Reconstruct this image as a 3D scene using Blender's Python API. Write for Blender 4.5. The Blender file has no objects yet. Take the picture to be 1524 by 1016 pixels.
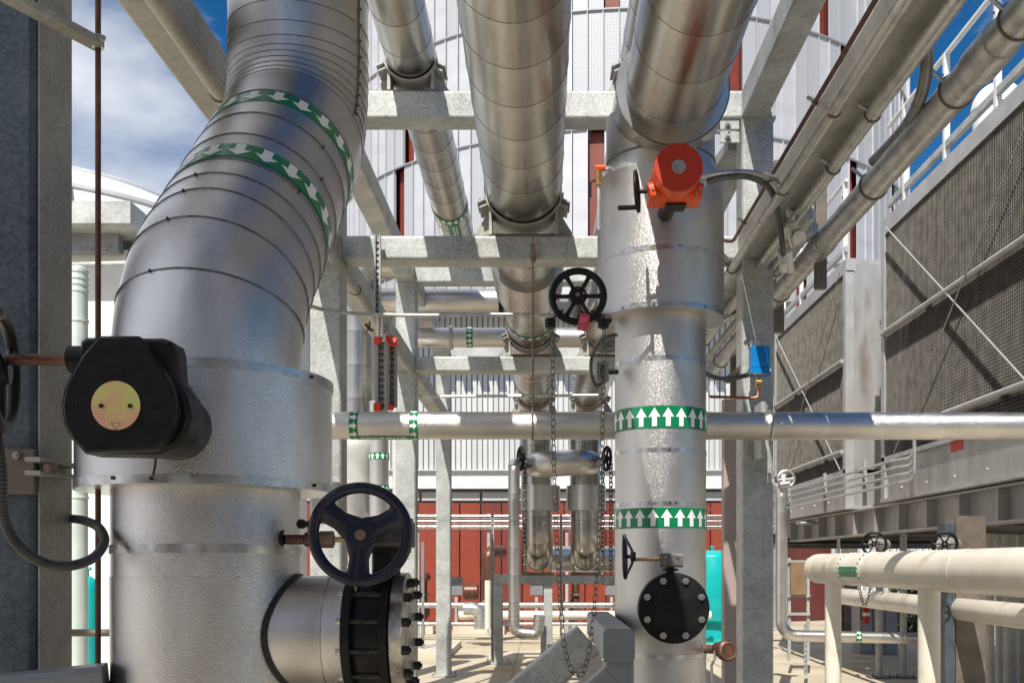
import bpy, bmesh, math, random
from mathutils import Vector, Matrix, Quaternion
random.seed(7)
rad = math.radians
sc = bpy.context.scene
col = sc.collection
EYE = 1.93
F = 1500.0

# ------------------------------------------------------------ camera
cam = bpy.data.cameras.new('camera'); co = bpy.data.objects.new('camera', cam); col.objects.link(co)
co.location = (0, 0, EYE); co.rotation_euler = (rad(90), 0, 0)
cam.sensor_width = 36; cam.lens = 36 * F / 1524
cam.shift_x = -46 / 1524; cam.shift_y = 330 / 1524
cam.clip_start = .05; cam.clip_end = 2000
sc.camera = co

# ------------------------------------------------------------ light
SUN_D = Vector((.17, .62, -.80)).normalized()      # direction the sunlight travels
sun = bpy.data.lights.new('sun', 'SUN'); sun.energy = 4.7; sun.angle = rad(.5); sun.color = (1, .95, .86)
so = bpy.data.objects.new('sun', sun); col.objects.link(so)
so.rotation_euler = SUN_D.to_track_quat('-Z', 'Y').to_euler()
w = bpy.data.worlds.new('World'); sc.world = w; w.use_nodes = True
nt = w.node_tree; N = nt.nodes; L = nt.links
for n in list(N): N.remove(n)
out = N.new('ShaderNodeOutputWorld'); bg = N.new('ShaderNodeBackground'); bg.inputs[1].default_value = .078
sky = N.new('ShaderNodeTexSky'); sky.sky_type = 'NISHITA'; sky.sun_disc = False
sv = -SUN_D
sky.sun_elevation = math.asin(sv.z); sky.sun_rotation = math.atan2(sv.x, sv.y)
sky.air_density = 1.0; sky.dust_density = .3; sky.ozone_density = 4.0; sky.altitude = 300
tc = N.new('ShaderNodeTexCoord'); mp = N.new('ShaderNodeMapping'); mp.inputs['Scale'].default_value = (1, 1, 2.2)
mp.inputs['Location'].default_value = (3.1, .4, 1.0)
no = N.new('ShaderNodeTexNoise'); no.inputs['Scale'].default_value = 1.55; no.inputs['Detail'].default_value = 8; no.inputs['Roughness'].default_value = .52
cr = N.new('ShaderNodeValToRGB'); cr.color_ramp.elements[0].position = .48; cr.color_ramp.elements[1].position = .60
mx = N.new('ShaderNodeMix'); mx.data_type = 'RGBA'
mx.inputs[7].default_value = (8.2, 8.5, 9.2, 1)
hs = N.new('ShaderNodeHueSaturation'); hs.inputs['Saturation'].default_value = 1.35; hs.inputs['Value'].default_value = .92
# cloud bank stands to the west (left): more cloud there
sx = N.new('ShaderNodeSeparateXYZ'); md = N.new('ShaderNodeMath'); md.operation = 'MULTIPLY_ADD'; md.inputs[1].default_value = -.36; md.use_clamp = False
L.new(tc.outputs['Generated'], mp.inputs[0]); L.new(mp.outputs[0], no.inputs['Vector'])
L.new(tc.outputs['Generated'], sx.inputs[0]); L.new(sx.outputs[0], md.inputs[0]); L.new(no.outputs[0], md.inputs[2])
L.new(md.outputs[0], cr.inputs[0])
L.new(sky.outputs[0], hs.inputs['Color']); L.new(hs.outputs[0], mx.inputs[6]); L.new(cr.outputs[0], mx.inputs[0])
L.new(mx.outputs[2], bg.inputs[0]); L.new(bg.outputs[0], out.inputs[0])
sc.view_settings.view_transform = 'Standard'; sc.view_settings.look = 'None'
sc.view_settings.exposure = .42; sc.view_settings.gamma = 1; sc.view_settings.use_curve_mapping = False

# ------------------------------------------------------------ materials
def mk(name, c1, c2=None, rough=.5, metal=0, ns=4, stretch=(1, 1, 1), bump=0, bs=100, bstretch=(1, 1, 1), rr=0, lo=.35, hi=.65, c3=None, s3=1.2, dist=.004, spec=None):
    m = bpy.data.materials.new(name); m.use_nodes = True
    t = m.node_tree; nd = t.nodes; lk = t.links; b = nd['Principled BSDF']
    b.inputs['Roughness'].default_value = rough; b.inputs['Metallic'].default_value = metal
    if spec is not None: b.inputs['Specular IOR Level'].default_value = spec
    b.inputs['Base Color'].default_value = (*c1, 1)
    if not (c2 or bump or rr): return m
    tx = nd.new('ShaderNodeTexCoord')
    def noise(scale, st, det=6):
        mpn = nd.new('ShaderNodeMapping'); mpn.inputs['Scale'].default_value = st
        n = nd.new('ShaderNodeTexNoise'); n.inputs['Scale'].default_value = scale; n.inputs['Detail'].default_value = det
        lk.new(tx.outputs['Object'], mpn.inputs[0]); lk.new(mpn.outputs[0], n.inputs['Vector']); return n
    cout = None
    if c2:
        n = noise(ns, stretch); r = nd.new('ShaderNodeValToRGB')
        r.color_ramp.elements[0].position = lo; r.color_ramp.elements[1].position = hi
        r.color_ramp.elements[0].color = (*c1, 1); r.color_ramp.elements[1].color = (*c2, 1)
        lk.new(n.outputs[0], r.inputs[0]); cout = r.outputs[0]
        if c3:
            n3 = noise(s3, stretch, 8); r3 = nd.new('ShaderNodeValToRGB'); r3.color_ramp.elements[0].position = .56; r3.color_ramp.elements[1].position = .72
            lk.new(n3.outputs[0], r3.inputs[0]); mm = nd.new('ShaderNodeMix'); mm.data_type = 'RGBA'; mm.inputs[7].default_value = (*c3, 1)
            lk.new(r3.outputs[0], mm.inputs[0]); lk.new(cout, mm.inputs[6]); cout = mm.outputs[2]
        lk.new(cout, b.inputs['Base Color'])
    if rr:
        n = noise(ns * 1.7, stretch); mr = nd.new('ShaderNodeMapRange'); mr.inputs[1].default_value = .3; mr.inputs[2].default_value = .7
        mr.inputs[3].default_value = rough - rr; mr.inputs[4].default_value = rough + rr
        lk.new(n.outputs[0], mr.inputs[0]); lk.new(mr.outputs[0], b.inputs['Roughness'])
    if bump:
        n = noise(bs, bstretch, 2); bp = nd.new('ShaderNodeBump'); bp.inputs['Strength'].default_value = bump; bp.inputs['Distance'].default_value = dist
        lk.new(n.outputs[0], bp.inputs['Height'])
        n2 = noise(1.6, (1, 1, 1), 1); bp2 = nd.new('ShaderNodeBump'); bp2.inputs['Strength'].default_value = .2; bp2.inputs['Distance'].default_value = .02
        if metal > .9: lk.new(n2.outputs[0], bp2.inputs['Height']); lk.new(bp2.outputs[0], bp.inputs['Normal'])
        lk.new(bp.outputs[0], b.inputs['Normal'])
    return m

def spangle(name, ca, cb, metal=.35, rough=.48, stain=None, sc_=85):
    m = bpy.data.materials.new(name); m.use_nodes = True
    t = m.node_tree; nd = t.nodes; lk = t.links; b = nd['Principled BSDF']
    b.inputs['Metallic'].default_value = metal; b.inputs['Roughness'].default_value = rough
    tx = nd.new('ShaderNodeTexCoord')
    v = nd.new('ShaderNodeTexVoronoi'); v.inputs['Scale'].default_value = sc_
    n = nd.new('ShaderNodeTexNoise'); n.inputs['Scale'].default_value = 2.5; n.inputs['Detail'].default_value = 9; n.inputs['Roughness'].default_value = .65
    lk.new(tx.outputs['Object'], v.inputs['Vector']); lk.new(tx.outputs['Object'], n.inputs['Vector'])
    sp = nd.new('ShaderNodeSeparateColor'); lk.new(v.outputs['Color'], sp.inputs[0])
    ma = nd.new('ShaderNodeMath'); ma.operation = 'MULTIPLY_ADD'; ma.inputs[1].default_value = .22; lk.new(sp.outputs[0], ma.inputs[0]); lk.new(n.outputs[0], ma.inputs[2])
    r = nd.new('ShaderNodeValToRGB'); r.color_ramp.elements[0].position = .4; r.color_ramp.elements[1].position = .8
    r.color_ramp.elements[0].color = (*ca, 1); r.color_ramp.elements[1].color = (*cb, 1)
    lk.new(ma.outputs[0], r.inputs[0]); c = r.outputs[0]
    n3 = nd.new('ShaderNodeTexNoise'); n3.inputs['Scale'].default_value = 7; n3.inputs['Detail'].default_value = 10; n3.inputs['Roughness'].default_value = .7
    mp3 = nd.new('ShaderNodeMapping'); mp3.inputs['Scale'].default_value = (1, 1, .35); lk.new(tx.outputs['Object'], mp3.inputs[0]); lk.new(mp3.outputs[0], n3.inputs['Vector'])
    r3 = nd.new('ShaderNodeValToRGB'); r3.color_ramp.elements[0].position = .58; r3.color_ramp.elements[1].position = .75
    mm = nd.new('ShaderNodeMix'); mm.data_type = 'RGBA'; mm.inputs[7].default_value = (*(stain or (.16, .14, .11)), 1)
    mf = nd.new('ShaderNodeMath'); mf.operation = 'MULTIPLY'; mf.inputs[1].default_value = .55
    lk.new(n3.outputs[0], r3.inputs[0]); lk.new(r3.outputs[0], mf.inputs[0]); lk.new(mf.outputs[0], mm.inputs[0]); lk.new(c, mm.inputs[6]); lk.new(mm.outputs[2], b.inputs['Base Color'])
    mr = nd.new('ShaderNodeMapRange'); mr.inputs[3].default_value = rough - .1; mr.inputs[4].default_value = rough + .15; lk.new(n.outputs[0], mr.inputs[0]); lk.new(mr.outputs[0], b.inputs['Roughness'])
    bp = nd.new('ShaderNodeBump'); bp.inputs['Strength'].default_value = .15; bp.inputs['Distance'].default_value = .003; lk.new(n3.outputs[0], bp.inputs['Height']); lk.new(bp.outputs[0], b.inputs['Normal'])
    return m

STUCCO = mk('embossed_aluminium', (.50, .50, .515), (.66, .655, .66), .17, 1, 2.2, (1, 1, .4), bump=1, bs=280, rr=.05, dist=.0017, c3=(.40, .385, .37), s3=2.5)
STUCCO2 = mk('embossed_aluminium_far', (.48, .47, .465), (.62, .61, .60), .33, 1, 2.2, (1, 1, .4), c3=(.38, .36, .33), s3=2.5, bump=1, bs=250, rr=.05, dist=.0021)
BRUSH = mk('smooth_aluminium', (.42, .40, .37), (.57, .545, .505), .28, 1, 1.5, (1, .6, 1), bump=0, rr=.04, dist=.002)
BRUSHV = mk('smooth_aluminium_upright', (.58, .56, .53), (.70, .68, .65), .36, 1, 1.5, (1, 1, .6), bump=0, rr=.04, dist=.002)
STRAP = mk('stainless_strap', (.42, .42, .43), (.62, .62, .63), .34, 1, 18, rr=.1)
BEAD = mk('seam_bead', (.10, .10, .105), (.2, .2, .2), .45, .8, 30)
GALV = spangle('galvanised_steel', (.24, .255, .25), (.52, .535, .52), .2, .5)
GALVD = spangle('galvanised_steel_shade_dark', (.045, .06, .08), (.12, .145, .17), .5, .4, stain=(.07, .07, .07))  # blue-black tone paints in the deep shade on the front left column
GALVW = spangle('galvanised_steel_weathered', (.25, .245, .225), (.43, .425, .40), .2, .55, stain=(.13, .11, .08))
CONDUIT = mk('conduit_steel', (.42, .425, .42), (.66, .66, .65), .36, .75, 9, rr=.1, c3=(.28, .27, .25), s3=9)
DARKPIPE = mk('dark_conduit', (.05, .05, .055), (.11, .11, .11), .45, .3, 12, bump=.2, bs=60)
RIBBED = mk('ribbed_conduit', (.035, .034, .036), (.07, .068, .07), .5, 0, 12)
CASTBLK = mk('black_cast_iron', (.005, .005, .006), (.012, .011, .012), .42, 0, 20, bump=.25, bs=180, rr=.08, dist=.0015, spec=.25)
NAVY = mk('blue_black_enamel', (.006, .008, .024), (.01, .013, .034), .26, 0, 12, bump=.15, bs=120, rr=.06, dist=.0015, spec=.4)
BOLT = mk('zinc_bolt', (.42, .42, .41), (.62, .61, .58), .35, 1, 60)
BOLTD = mk('black_bolt', (.012, .012, .012), (.05, .045, .04), .4, .5, 60)
FLANGE = mk('machined_flange', (.32, .30, .27), (.66, .64, .6), .34, .9, 26, c3=(.12, .08, .05), s3=14, rr=.1, bump=.2, bs=60)
ZINCY = mk('yellow_zinc_plate', (.85, .45, .32), (.70, .78, .22), .4, .4, 9, lo=.42, hi=.6, c3=(.35, .66, .34), s3=8)
RUSTR = mk('red_oxide_steel', (.085, .032, .022), (.15, .065, .045), .42, .35, 14, c3=(.2, .1, .06), s3=18)
RUSTB = mk('bare_brown_steel', (.15, .09, .06), (.28, .2, .15), .45, .5, 18)
BRASS = mk('aged_brass', (.42, .26, .12), (.6, .4, .2), .35, .9, 30)
ORANGE = mk('orange_enamel', (.62, .06, .005), (.7, .08, .008), .36, 0, 5, bump=.1, bs=80)
REDEN = mk('red_enamel', (.44, .026, .005), (.50, .032, .006), .42, 0, 5)
REDCAP = mk('red_plastic', (.62, .05, .03), (.7, .07, .04), .4, 0, 9)
TAG = mk('red_tag', (.6, .12, .16), (.5, .04, .07), .45, 0, 22, lo=.45, hi=.55)
GREEN = mk('green_vinyl', (.0, .16, .06), (.0, .2, .08), .28, 0, 5)
GREENP = mk('green_vinyl_pale', (.10, .33, .2), (.16, .42, .27), .35, 0, 50)
WHITEV = mk('white_vinyl', (.78, .82, .8), None, .35)
CREAM = mk('cream_pipe_paint', (.66, .61, .51), (.76, .72, .63), .33, 0, 2.5, bump=.08, bs=30, rr=.06, c3=(.58, .50, .36), s3=3.5)
WHITEP = mk('white_paint', (.6, .61, .61), (.68, .69, .68), .42, 0, 4)
TEAL = mk('teal_paint', (.0, .36, .36), (.0, .42, .42), .35, 0, 3)
BLUE = mk('blue_enamel', (.0, .16, .48), (.0, .2, .55), .3, 0, 6)
PALEG = mk('pale_green_galvanised', (.52, .6, .56), (.62, .69, .65), .4, .3, 6)
LAV = mk('lavender_white_cladding', (.42, .43, .47), (.50, .51, .55), .5, .1, 1.5)
GREYP = mk('grey_cladding', (.27, .28, .30), (.33, .34, .36), .45, .2, 2)
REDP = mk('dark_red_cladding', (.15, .028, .018), (.20, .035, .022), .5, 0, 2)
REDL = mk('orange_red_cladding', (.22, .036, .018), (.28, .048, .024), .5, 0, 2)
PINK = mk('pinkish_brown_paint', (.30, .24, .22), (.36, .30, .28), .5, 0, 3)
TOWER = mk('tower_sheet_steel', (.36, .35, .34), (.50, .49, .48), .42, .55, 3, (1, 1, .3), rr=.08, bump=.1, bs=8, c3=(.30, .27, .24), s3=3)
TFRAME = mk('tower_frame_grey', (.36, .355, .35), (.46, .455, .45), .45, .35, 4)
WIRE = mk('wire_screen', (.22, .205, .185), (.36, .335, .30), .42, .5, 6)
FILL = mk('tower_fill', (.014, .013, .012), (.06, .052, .045), .7, 0, 1.6, (1, 1, .8), c3=(.2, .15, .1), s3=2.2)
STEELG = mk('painted_grey_steel', (.2, .21, .23), (.27, .28, .3), .45, .2, 4, c3=(.16, .15, .13), s3=6)
STEELD = mk('dark_weathered_steel', (.11, .09, .075), (.19, .16, .135), .55, .2, 4)
STEELB = mk('brown_sheet', (.2, .13, .075), (.26, .17, .1), .5, .1, 5)
CONC = mk('tan_concrete', (.42, .36, .27), (.52, .46, .36), .75, 0, .8, bump=.15, bs=40, c3=(.36, .28, .16), s3=.9)
SEAL = mk('black_sealant', (.008, .008, .008), (.02, .02, .02), .5, 0, 40, bump=.6, bs=120)
BLACK = mk('black_gap', (.01, .01, .01), None, .8)
RUBBER = mk('chain_steel', (.07, .065, .055), (.2, .18, .15), .42, .8, 60)
COPPER = mk('copper_tube', (.28, .09, .05), (.36, .13, .08), .4, .8, 12)
LEAF = mk('shrub_leaf', (.045, .08, .02), (.09, .13, .04), .6, 0, 9)
GLASS = mk('window_glass', (.6, .66, .7), None, .15)

def perforated():
    m = bpy.data.materials.new('perforated_cladding'); m.use_nodes = True
    t = m.node_tree; nd = t.nodes; lk = t.links; b = nd['Principled BSDF']; b.inputs['Roughness'].default_value = .5; b.inputs['Metallic'].default_value = .1
    tx = nd.new('ShaderNodeTexCoord'); mpn = nd.new('ShaderNodeMapping'); mpn.inputs['Scale'].default_value = (17, 17, 17)
    lk.new(tx.outputs['UV'], mpn.inputs[0])
    fr = nd.new('ShaderNodeVectorMath'); fr.operation = 'FRACTION'; lk.new(mpn.outputs[0], fr.inputs[0])
    sb = nd.new('ShaderNodeVectorMath'); sb.operation = 'DISTANCE'; sb.inputs[1].default_value = (.5, .5, 0); lk.new(fr.outputs[0], sb.inputs[0])
    gt = nd.new('ShaderNodeMath'); gt.operation = 'GREATER_THAN'; gt.inputs[1].default_value = .3; lk.new(sb.outputs['Value'], gt.inputs[0])
    mm = nd.new('ShaderNodeMix'); mm.data_type = 'RGBA'; mm.inputs[6].default_value = (.22, .23, .25, 1); mm.inputs[7].default_value = (.45, .46, .50, 1)
    lk.new(gt.outputs[0], mm.inputs[0]); lk.new(mm.outputs[2], b.inputs['Base Color']); return m
PERF = perforated()

# ------------------------------------------------------------ mesh and object helpers
def P(px, py, D): return Vector(((px - 808) / F * D, D, EYE + (838 - py) / F * D))
def V(*a): return Vector(a)
WOFF = {}
class MB:
    def __init__(s): s.v = []; s.f = []; s.sm = []; s.uv = None
    def add(s, vs, fs, smooth=False):
        o = len(s.v); s.v += [Vector(p) for p in vs]; s.f += [tuple(i + o for i in q) for q in fs]; s.sm += [smooth] * len(fs); return s
    def box(s, a, b):
        x0, y0, z0 = [min(p, q) for p, q in zip(a, b)]; x1, y1, z1 = [max(p, q) for p, q in zip(a, b)]
        return s.add([(x0, y0, z0), (x1, y0, z0), (x1, y1, z0), (x0, y1, z0), (x0, y0, z1), (x1, y0, z1), (x1, y1, z1), (x0, y1, z1)],
                     [(0, 3, 2, 1), (4, 5, 6, 7), (0, 1, 5, 4), (1, 2, 6, 5), (2, 3, 7, 6), (3, 0, 4, 7)])
    def frame(s, d, up=None):
        d = Vector(d).normalized(); up = Vector(up) if up else (Vector((0, 0, 1)) if abs(d.z) < .95 else Vector((0, 1, 0)))
        n = (up - d * up.dot(d)).normalized(); return d, n, d.cross(n)
    def cyl(s, p0, p1, r, n=16, r1=None, caps=True, up=None, bev=0):
        p0 = Vector(p0); p1 = Vector(p1); r1 = r if r1 is None else r1; d, a, b = s.frame(p1 - p0, up)
        rings = [(p0, r), (p1, r1)]
        if bev: rings = [(p0, r - bev), (p0 + d * bev, r), (p1 - d * bev, r1), (p1, r1 - bev)]
        vs = []
        for c, rr in rings:
            vs += [c + (a * math.cos(2 * math.pi * i / n) + b * math.sin(2 * math.pi * i / n)) * rr for i in range(n)]
        fs = [(k * n + i, k * n + (i + 1) % n, (k + 1) * n + (i + 1) % n, (k + 1) * n + i) for k in range(len(rings) - 1) for i in range(n)]
        s.add(vs, fs, n > 8)
        if caps:
            vs2 = vs[:n] + vs[-n:]
            s.add(vs2, [tuple(range(n - 1, -1, -1)), tuple(range(n, 2 * n))])
        return s
    def lathe(s, p0, d, prof, n=32, up=None):
        p0 = Vector(p0); d, a, b = s.frame(d, up); vs = []
        for h, r in prof: vs += [p0 + d * h + (a * math.cos(2 * math.pi * i / n) + b * math.sin(2 * math.pi * i / n)) * max(r, .0002) for i in range(n)]
        s.add(vs, [(k * n + i, k * n + (i + 1) % n, (k + 1) * n + (i + 1) % n, (k + 1) * n + i) for k in range(len(prof) - 1) for i in range(n)], True); return s
    def tube(s, pts, r, n=10, closed=False, caps=True, rf=None):
        pts = [Vector(p) for p in pts]; m = len(pts); vs = []; na = None
        for i, p in enumerate(pts):
            if closed: t = pts[(i + 1) % m] - pts[i - 1]
            else: t = pts[min(i + 1, m - 1)] - pts[max(i - 1, 0)]
            t.normalize()
            if na is None: _, na, _ = s.frame(t)
            na = (na - t * na.dot(t)).normalized(); nb = t.cross(na); rr = rf(i) if rf else r
            vs += [p + (na * math.cos(2 * math.pi * k / n) + nb * math.sin(2 * math.pi * k / n)) * rr for k in range(n)]
        fs = [(i * n + k, i * n + (k + 1) % n, ((i + 1) % m) * n + (k + 1) % n, ((i + 1) % m) * n + k) for i in range(m if closed else m - 1) for k in range(n)]
        s.add(vs, fs, True)
        if caps and not closed: s.add(vs[:n] + vs[-n:], [tuple(range(n - 1, -1, -1)), tuple(range(n, 2 * n))])
        return s
    def torus(s, c, ax, R, r, n=32, k=8):
        c = Vector(c); d, a, b = s.frame(ax)
        return s.tube([c + (a * math.cos(2 * math.pi * i / n) + b * math.sin(2 * math.pi * i / n)) * R for i in range(n)], r, k, closed=True)
    def prism(s, poly, d, depth, bev=0):
        """poly = list of 3D points (planar), extruded along d by depth, optional bevelled front and back"""
        poly = [Vector(p) for p in poly]; d = Vector(d).normalized(); n = len(poly); c = sum(poly, Vector()) / n
        if bev:
            ins = [p + (c - p).normalized() * bev for p in poly]
            rings = [ins, [p + d * bev for p in poly], [p + d * (depth - bev) for p in poly], [p + d * depth for p in ins]]
        else: rings = [poly, [p + d * depth for p in poly]]
        vs = [p for rg in rings for p in rg]
        fs = [(k * n + i, k * n + (i + 1) % n, (k + 1) * n + (i + 1) % n, (k + 1) * n + i) for k in range(len(rings) - 1) for i in range(n)]
        s.add(vs, fs); s.add(rings[0] + rings[-1], [tuple(range(n - 1, -1, -1)), tuple(range(n, 2 * n))]); return s
    def hss(s, p0, p1, w, h, rc=.018, up=None, seg=3):
        """rounded hollow-section bar from p0 to p1 (w across, h up)"""
        p0 = Vector(p0); p1 = Vector(p1); d, n, b = s.frame(p1 - p0, up)
        prof = []
        for cx, cy, a0 in ((1, 1, 0), (-1, 1, 90), (-1, -1, 180), (1, -1, 270)):
            for k in range(seg + 1):
                a = rad(a0 + 90 * k / seg); prof.append((cx * (w / 2 - rc) + rc * math.cos(a), cy * (h / 2 - rc) + rc * math.sin(a)))
        m = len(prof); vs = [c + b * x + n * y for c in (p0, p1) for x, y in prof]
        s.add(vs, [(i, (i + 1) % m, m + (i + 1) % m, m + i) for i in range(m) if i % (seg + 1) != seg], True)
        s.add(vs, [(i, (i + 1) % m, m + (i + 1) % m, m + i) for i in range(m) if i % (seg + 1) == seg])
        s.add(vs, [tuple(range(m - 1, -1, -1)), tuple(range(m, 2 * m))]); return s
    def ibeam(s, p0, p1, w, h, t=.02, up=None):
        p0 = Vector(p0); p1 = Vector(p1); d, n, b = s.frame(p1 - p0, up); q = t * .7 / 2
        prof = [(-w / 2, -h / 2), (w / 2, -h / 2), (w / 2, -h / 2 + t), (q, -h / 2 + t), (q, h / 2 - t), (w / 2, h / 2 - t), (w / 2, h / 2), (-w / 2, h / 2), (-w / 2, h / 2 - t), (-q, h / 2 - t), (-q, -h / 2 + t), (-w / 2, -h / 2 + t)]
        m = 12; vs = [c + b * x + n * y for c in (p0, p1) for x, y in prof]
        s.add(vs, [(i, (i + 1) % m, m + (i + 1) % m, m + i) for i in range(m)])
        s.add(vs, [tuple(range(m - 1, -1, -1)), tuple(range(m, 2 * m))]); return s
    def mesh(s, name):
        me = bpy.data.meshes.new(name); me.from_pydata([tuple(p) for p in s.v], [], s.f)
        me.polygons.foreach_set('use_smooth', s.sm)
        bm = bmesh.new(); bm.from_mesh(me); bmesh.ops.recalc_face_normals(bm, faces=bm.faces); bm.to_mesh(me); bm.free()
        me.update(); return me
def sharp(me, ang=40):
    try: me.set_sharp_from_angle(angle=rad(ang))
    except Exception: pass
def thing(name, loc, label, cat, group=None):
    o = bpy.data.objects.new(name, None); col.objects.link(o); o.location = loc; WOFF[o.name] = Vector(loc); o.empty_display_size = .1
    o['label'] = label; o['category'] = cat
    if group: o['group'] = group
    return o
def obj(name, mb, mat, parent=None, label=None, cat=None, group=None, kind=None):
    xs = [p.x for p in mb.v]; ys = [p.y for p in mb.v]; zs = [p.z for p in mb.v]
    org = Vector(((min(xs) + max(xs)) / 2, (min(ys) + max(ys)) / 2, min(zs)))
    mb.v = [p - org for p in mb.v]; me = mb.mesh(name); sharp(me); me.materials.append(mat)
    o = bpy.data.objects.new(name, me); col.objects.link(o)
    if parent: o.parent = parent; o.location = org - WOFF[parent.name]
    else: o.location = org
    WOFF[o.name] = org
    if label: o['label'] = label
    if cat: o['category'] = cat
    if group: o['group'] = group
    if kind: o['kind'] = kind
    return o
def piece(name, me, M, parent):
    """place shared mesh by world matrix under parent"""
    o = bpy.data.objects.new(name, me); col.objects.link(o); o.parent = parent
    o.matrix_basis = Matrix.Translation(-WOFF[parent.name]) @ M; WOFF[o.name] = M.translation.copy(); return o
def shared(name, mb, mat):
    me = mb.mesh(name); sharp(me); me.materials.append(mat); return me
def align(p, d, up=None):
    """matrix: local +Z -> d at p"""
    d = Vector(d).normalized(); up = Vector(up) if up else (Vector((0, 0, 1)) if abs(d.z) < .95 else Vector((0, 1, 0)))
    x = (up - d * up.dot(d)).normalized(); y = d.cross(x)
    return Matrix((( x.x, y.x, d.x, p[0]), (x.y, y.y, d.y, p[1]), (x.z, y.z, d.z, p[2]), (0, 0, 0, 1)))
def children_deep(o): return [c for c in bpy.data.objects if c.parent == o]
def hexbolt(mat, r=.012, h=.01, stud=.006):
    m = MB().cyl((0, 0, 0), (0, 0, h), r, 6)
    if stud: m.cyl((0, 0, h), (0, 0, h + stud), r * .5, 8)
    return shared('bolt', m, mat)
BOLTS = {}
def bolt(parent, p, d, r=.012, h=.01, mat=None, stud=.006, name='bolt'):
    mat = mat or BOLT; k = (r, h, mat.name, stud)
    if k not in BOLTS: BOLTS[k] = hexbolt(mat, r, h, stud)
    return piece(name, BOLTS[k], align(p, d), parent)

class Path:
    def __init__(s, pts, br=0, ref=None, seg=10, step=.25):
        pts = [Vector(p) for p in pts]; q = [pts[0]]
        for i in range(1, len(pts) - 1):
            a, b, c = pts[i - 1], pts[i], pts[i + 1]; u = (a - b).normalized(); v = (c - b).normalized()
            ang = math.pi - u.angle(v); R = br[i - 1] if isinstance(br, (list, tuple)) else br
            if R < 1e-5 or ang < 1e-3: q.append(b); continue
            tl = R * math.tan(ang / 2); s0 = b + u * tl; cdir = (u + v).normalized(); cc = b + cdir * (R / math.cos(ang / 2))
            r0 = s0 - cc; ax = r0.cross(b + v * tl - cc).normalized()
            for k in range(seg + 1): q.append(cc + Quaternion(ax, ang * k / seg) @ r0)
        q.append(pts[-1]); s.p = [q[0]]
        for x in q[1:]:
            if (x - s.p[-1]).length > 1e-5: s.p.append(x)
        s.s = [0]
        for i in range(1, len(s.p)): s.s.append(s.s[-1] + (s.p[i] - s.p[i - 1]).length)
        s.L = s.s[-1]; m = len(s.p); s.t = []
        for i in range(m):
            t = (s.p[min(i + 1, m - 1)] - s.p[i]).normalized() + (s.p[i] - s.p[max(i - 1, 0)]).normalized(); s.t.append(t.normalized())
        t0 = s.t[0]; ref = Vector(ref) if ref else (Vector((0, -1, 0)) if abs(t0.y) < .9 else Vector((0, 0, -1)))
        n = (ref - t0 * ref.dot(t0)).normalized(); s.n = [n]
        for i in range(1, m):
            n = (s.n[-1] - s.t[i] * s.n[-1].dot(s.t[i])).normalized(); s.n.append(n)
    def at(s, d):
        d = min(max(d, 0), s.L); i = 0
        lo, hi = 0, len(s.s) - 1
        while hi - lo > 1:
            mid = (lo + hi) // 2
            if s.s[mid] <= d: lo = mid
            else: hi = mid
        f = (d - s.s[lo]) / (s.s[lo + 1] - s.s[lo]); p = s.p[lo].lerp(s.p[lo + 1], f); t = s.t[lo].lerp(s.t[lo + 1], f).normalized()
        n = s.n[lo].lerp(s.n[lo + 1], f); n = (n - t * n.dot(t)).normalized(); return p, t, n, t.cross(n)
    def pt(s, d, th, r):
        p, t, n, b = s.at(d); return p + (n * math.cos(th) + b * math.sin(th)) * r
    def near(s, target, key):
        """arc length where key(point) is closest to target"""
        return min((abs(key(s.at(s.L * i / 800)[0]) - target), s.L * i / 800) for i in range(801))[1]

def ring_mb(path, s0, s1, r0, r1, n=48, knots=True, mb=None, thick=0):
    mb = mb or MB(); ss = [s0] + ([x for x in path.s if s0 + .004 < x < s1 - .004] if knots else []) + [s1]; vs = []
    prof = [(x, r0 + (r1 - r0) * ((x - s0) / max(s1 - s0, 1e-6))) for x in ss]
    if thick: prof = [(s0, r0 - thick)] + prof + [(s1, r1 - thick)]
    for x, r in prof:
        p, t, nn, b = path.at(x); vs += [p + (nn * math.cos(2 * math.pi * i / n) + b * math.sin(2 * math.pi * i / n)) * r for i in range(n)]
    mb.add(vs, [(k * n + i, k * n + (i + 1) % n, (k + 1) * n + (i + 1) % n, (k + 1) * n + i) for k in range(len(prof) - 1) for i in range(n)], True)
    return mb
def endcap(mb, path, s, r, n=48, sgn=1, dome=0):
    p, t, nn, b = path.at(s); vs = [p + (nn * math.cos(2 * math.pi * i / n) + b * math.sin(2 * math.pi * i / n)) * r for i in range(n)]
    mb.add(vs, [tuple(range(n))])
def cladpipe(root, path, r, seams, mat, straps=(), beads=(), n=48, lap=.0025, caps=(True, True), sheet='cladding_sheet', wstrap=.016, strapmat=None, beadr=.0042, allbeads=False):
    seams = sorted(set([0, *[x for x in seams if .01 < x < path.L - .01], path.L]))
    for i in range(len(seams) - 1):
        a, b = seams[i], seams[i + 1]; mb = ring_mb(path, a, b, r, r + lap, n)
        if i == 0 and caps[0]: endcap(mb, path, a, r, n)
        if i == len(seams) - 2 and caps[1]: endcap(mb, path, b, r + lap, n)
        obj(sheet, mb, mat, root)
    if allbeads: beads = list(seams[1:-1]); beadr = .0028
    for x in straps: obj('strap', ring_mb(path, x - wstrap / 2, x + wstrap / 2, r + lap + .002, r + lap + .002, n, thick=.004), strapmat or STRAP, root)
    for x in beads:
        p, t, nn, b = path.at(x); obj('seam_bead', MB().torus(p, t, r + lap * .8, beadr, 72, 6), BEAD, root)
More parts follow.
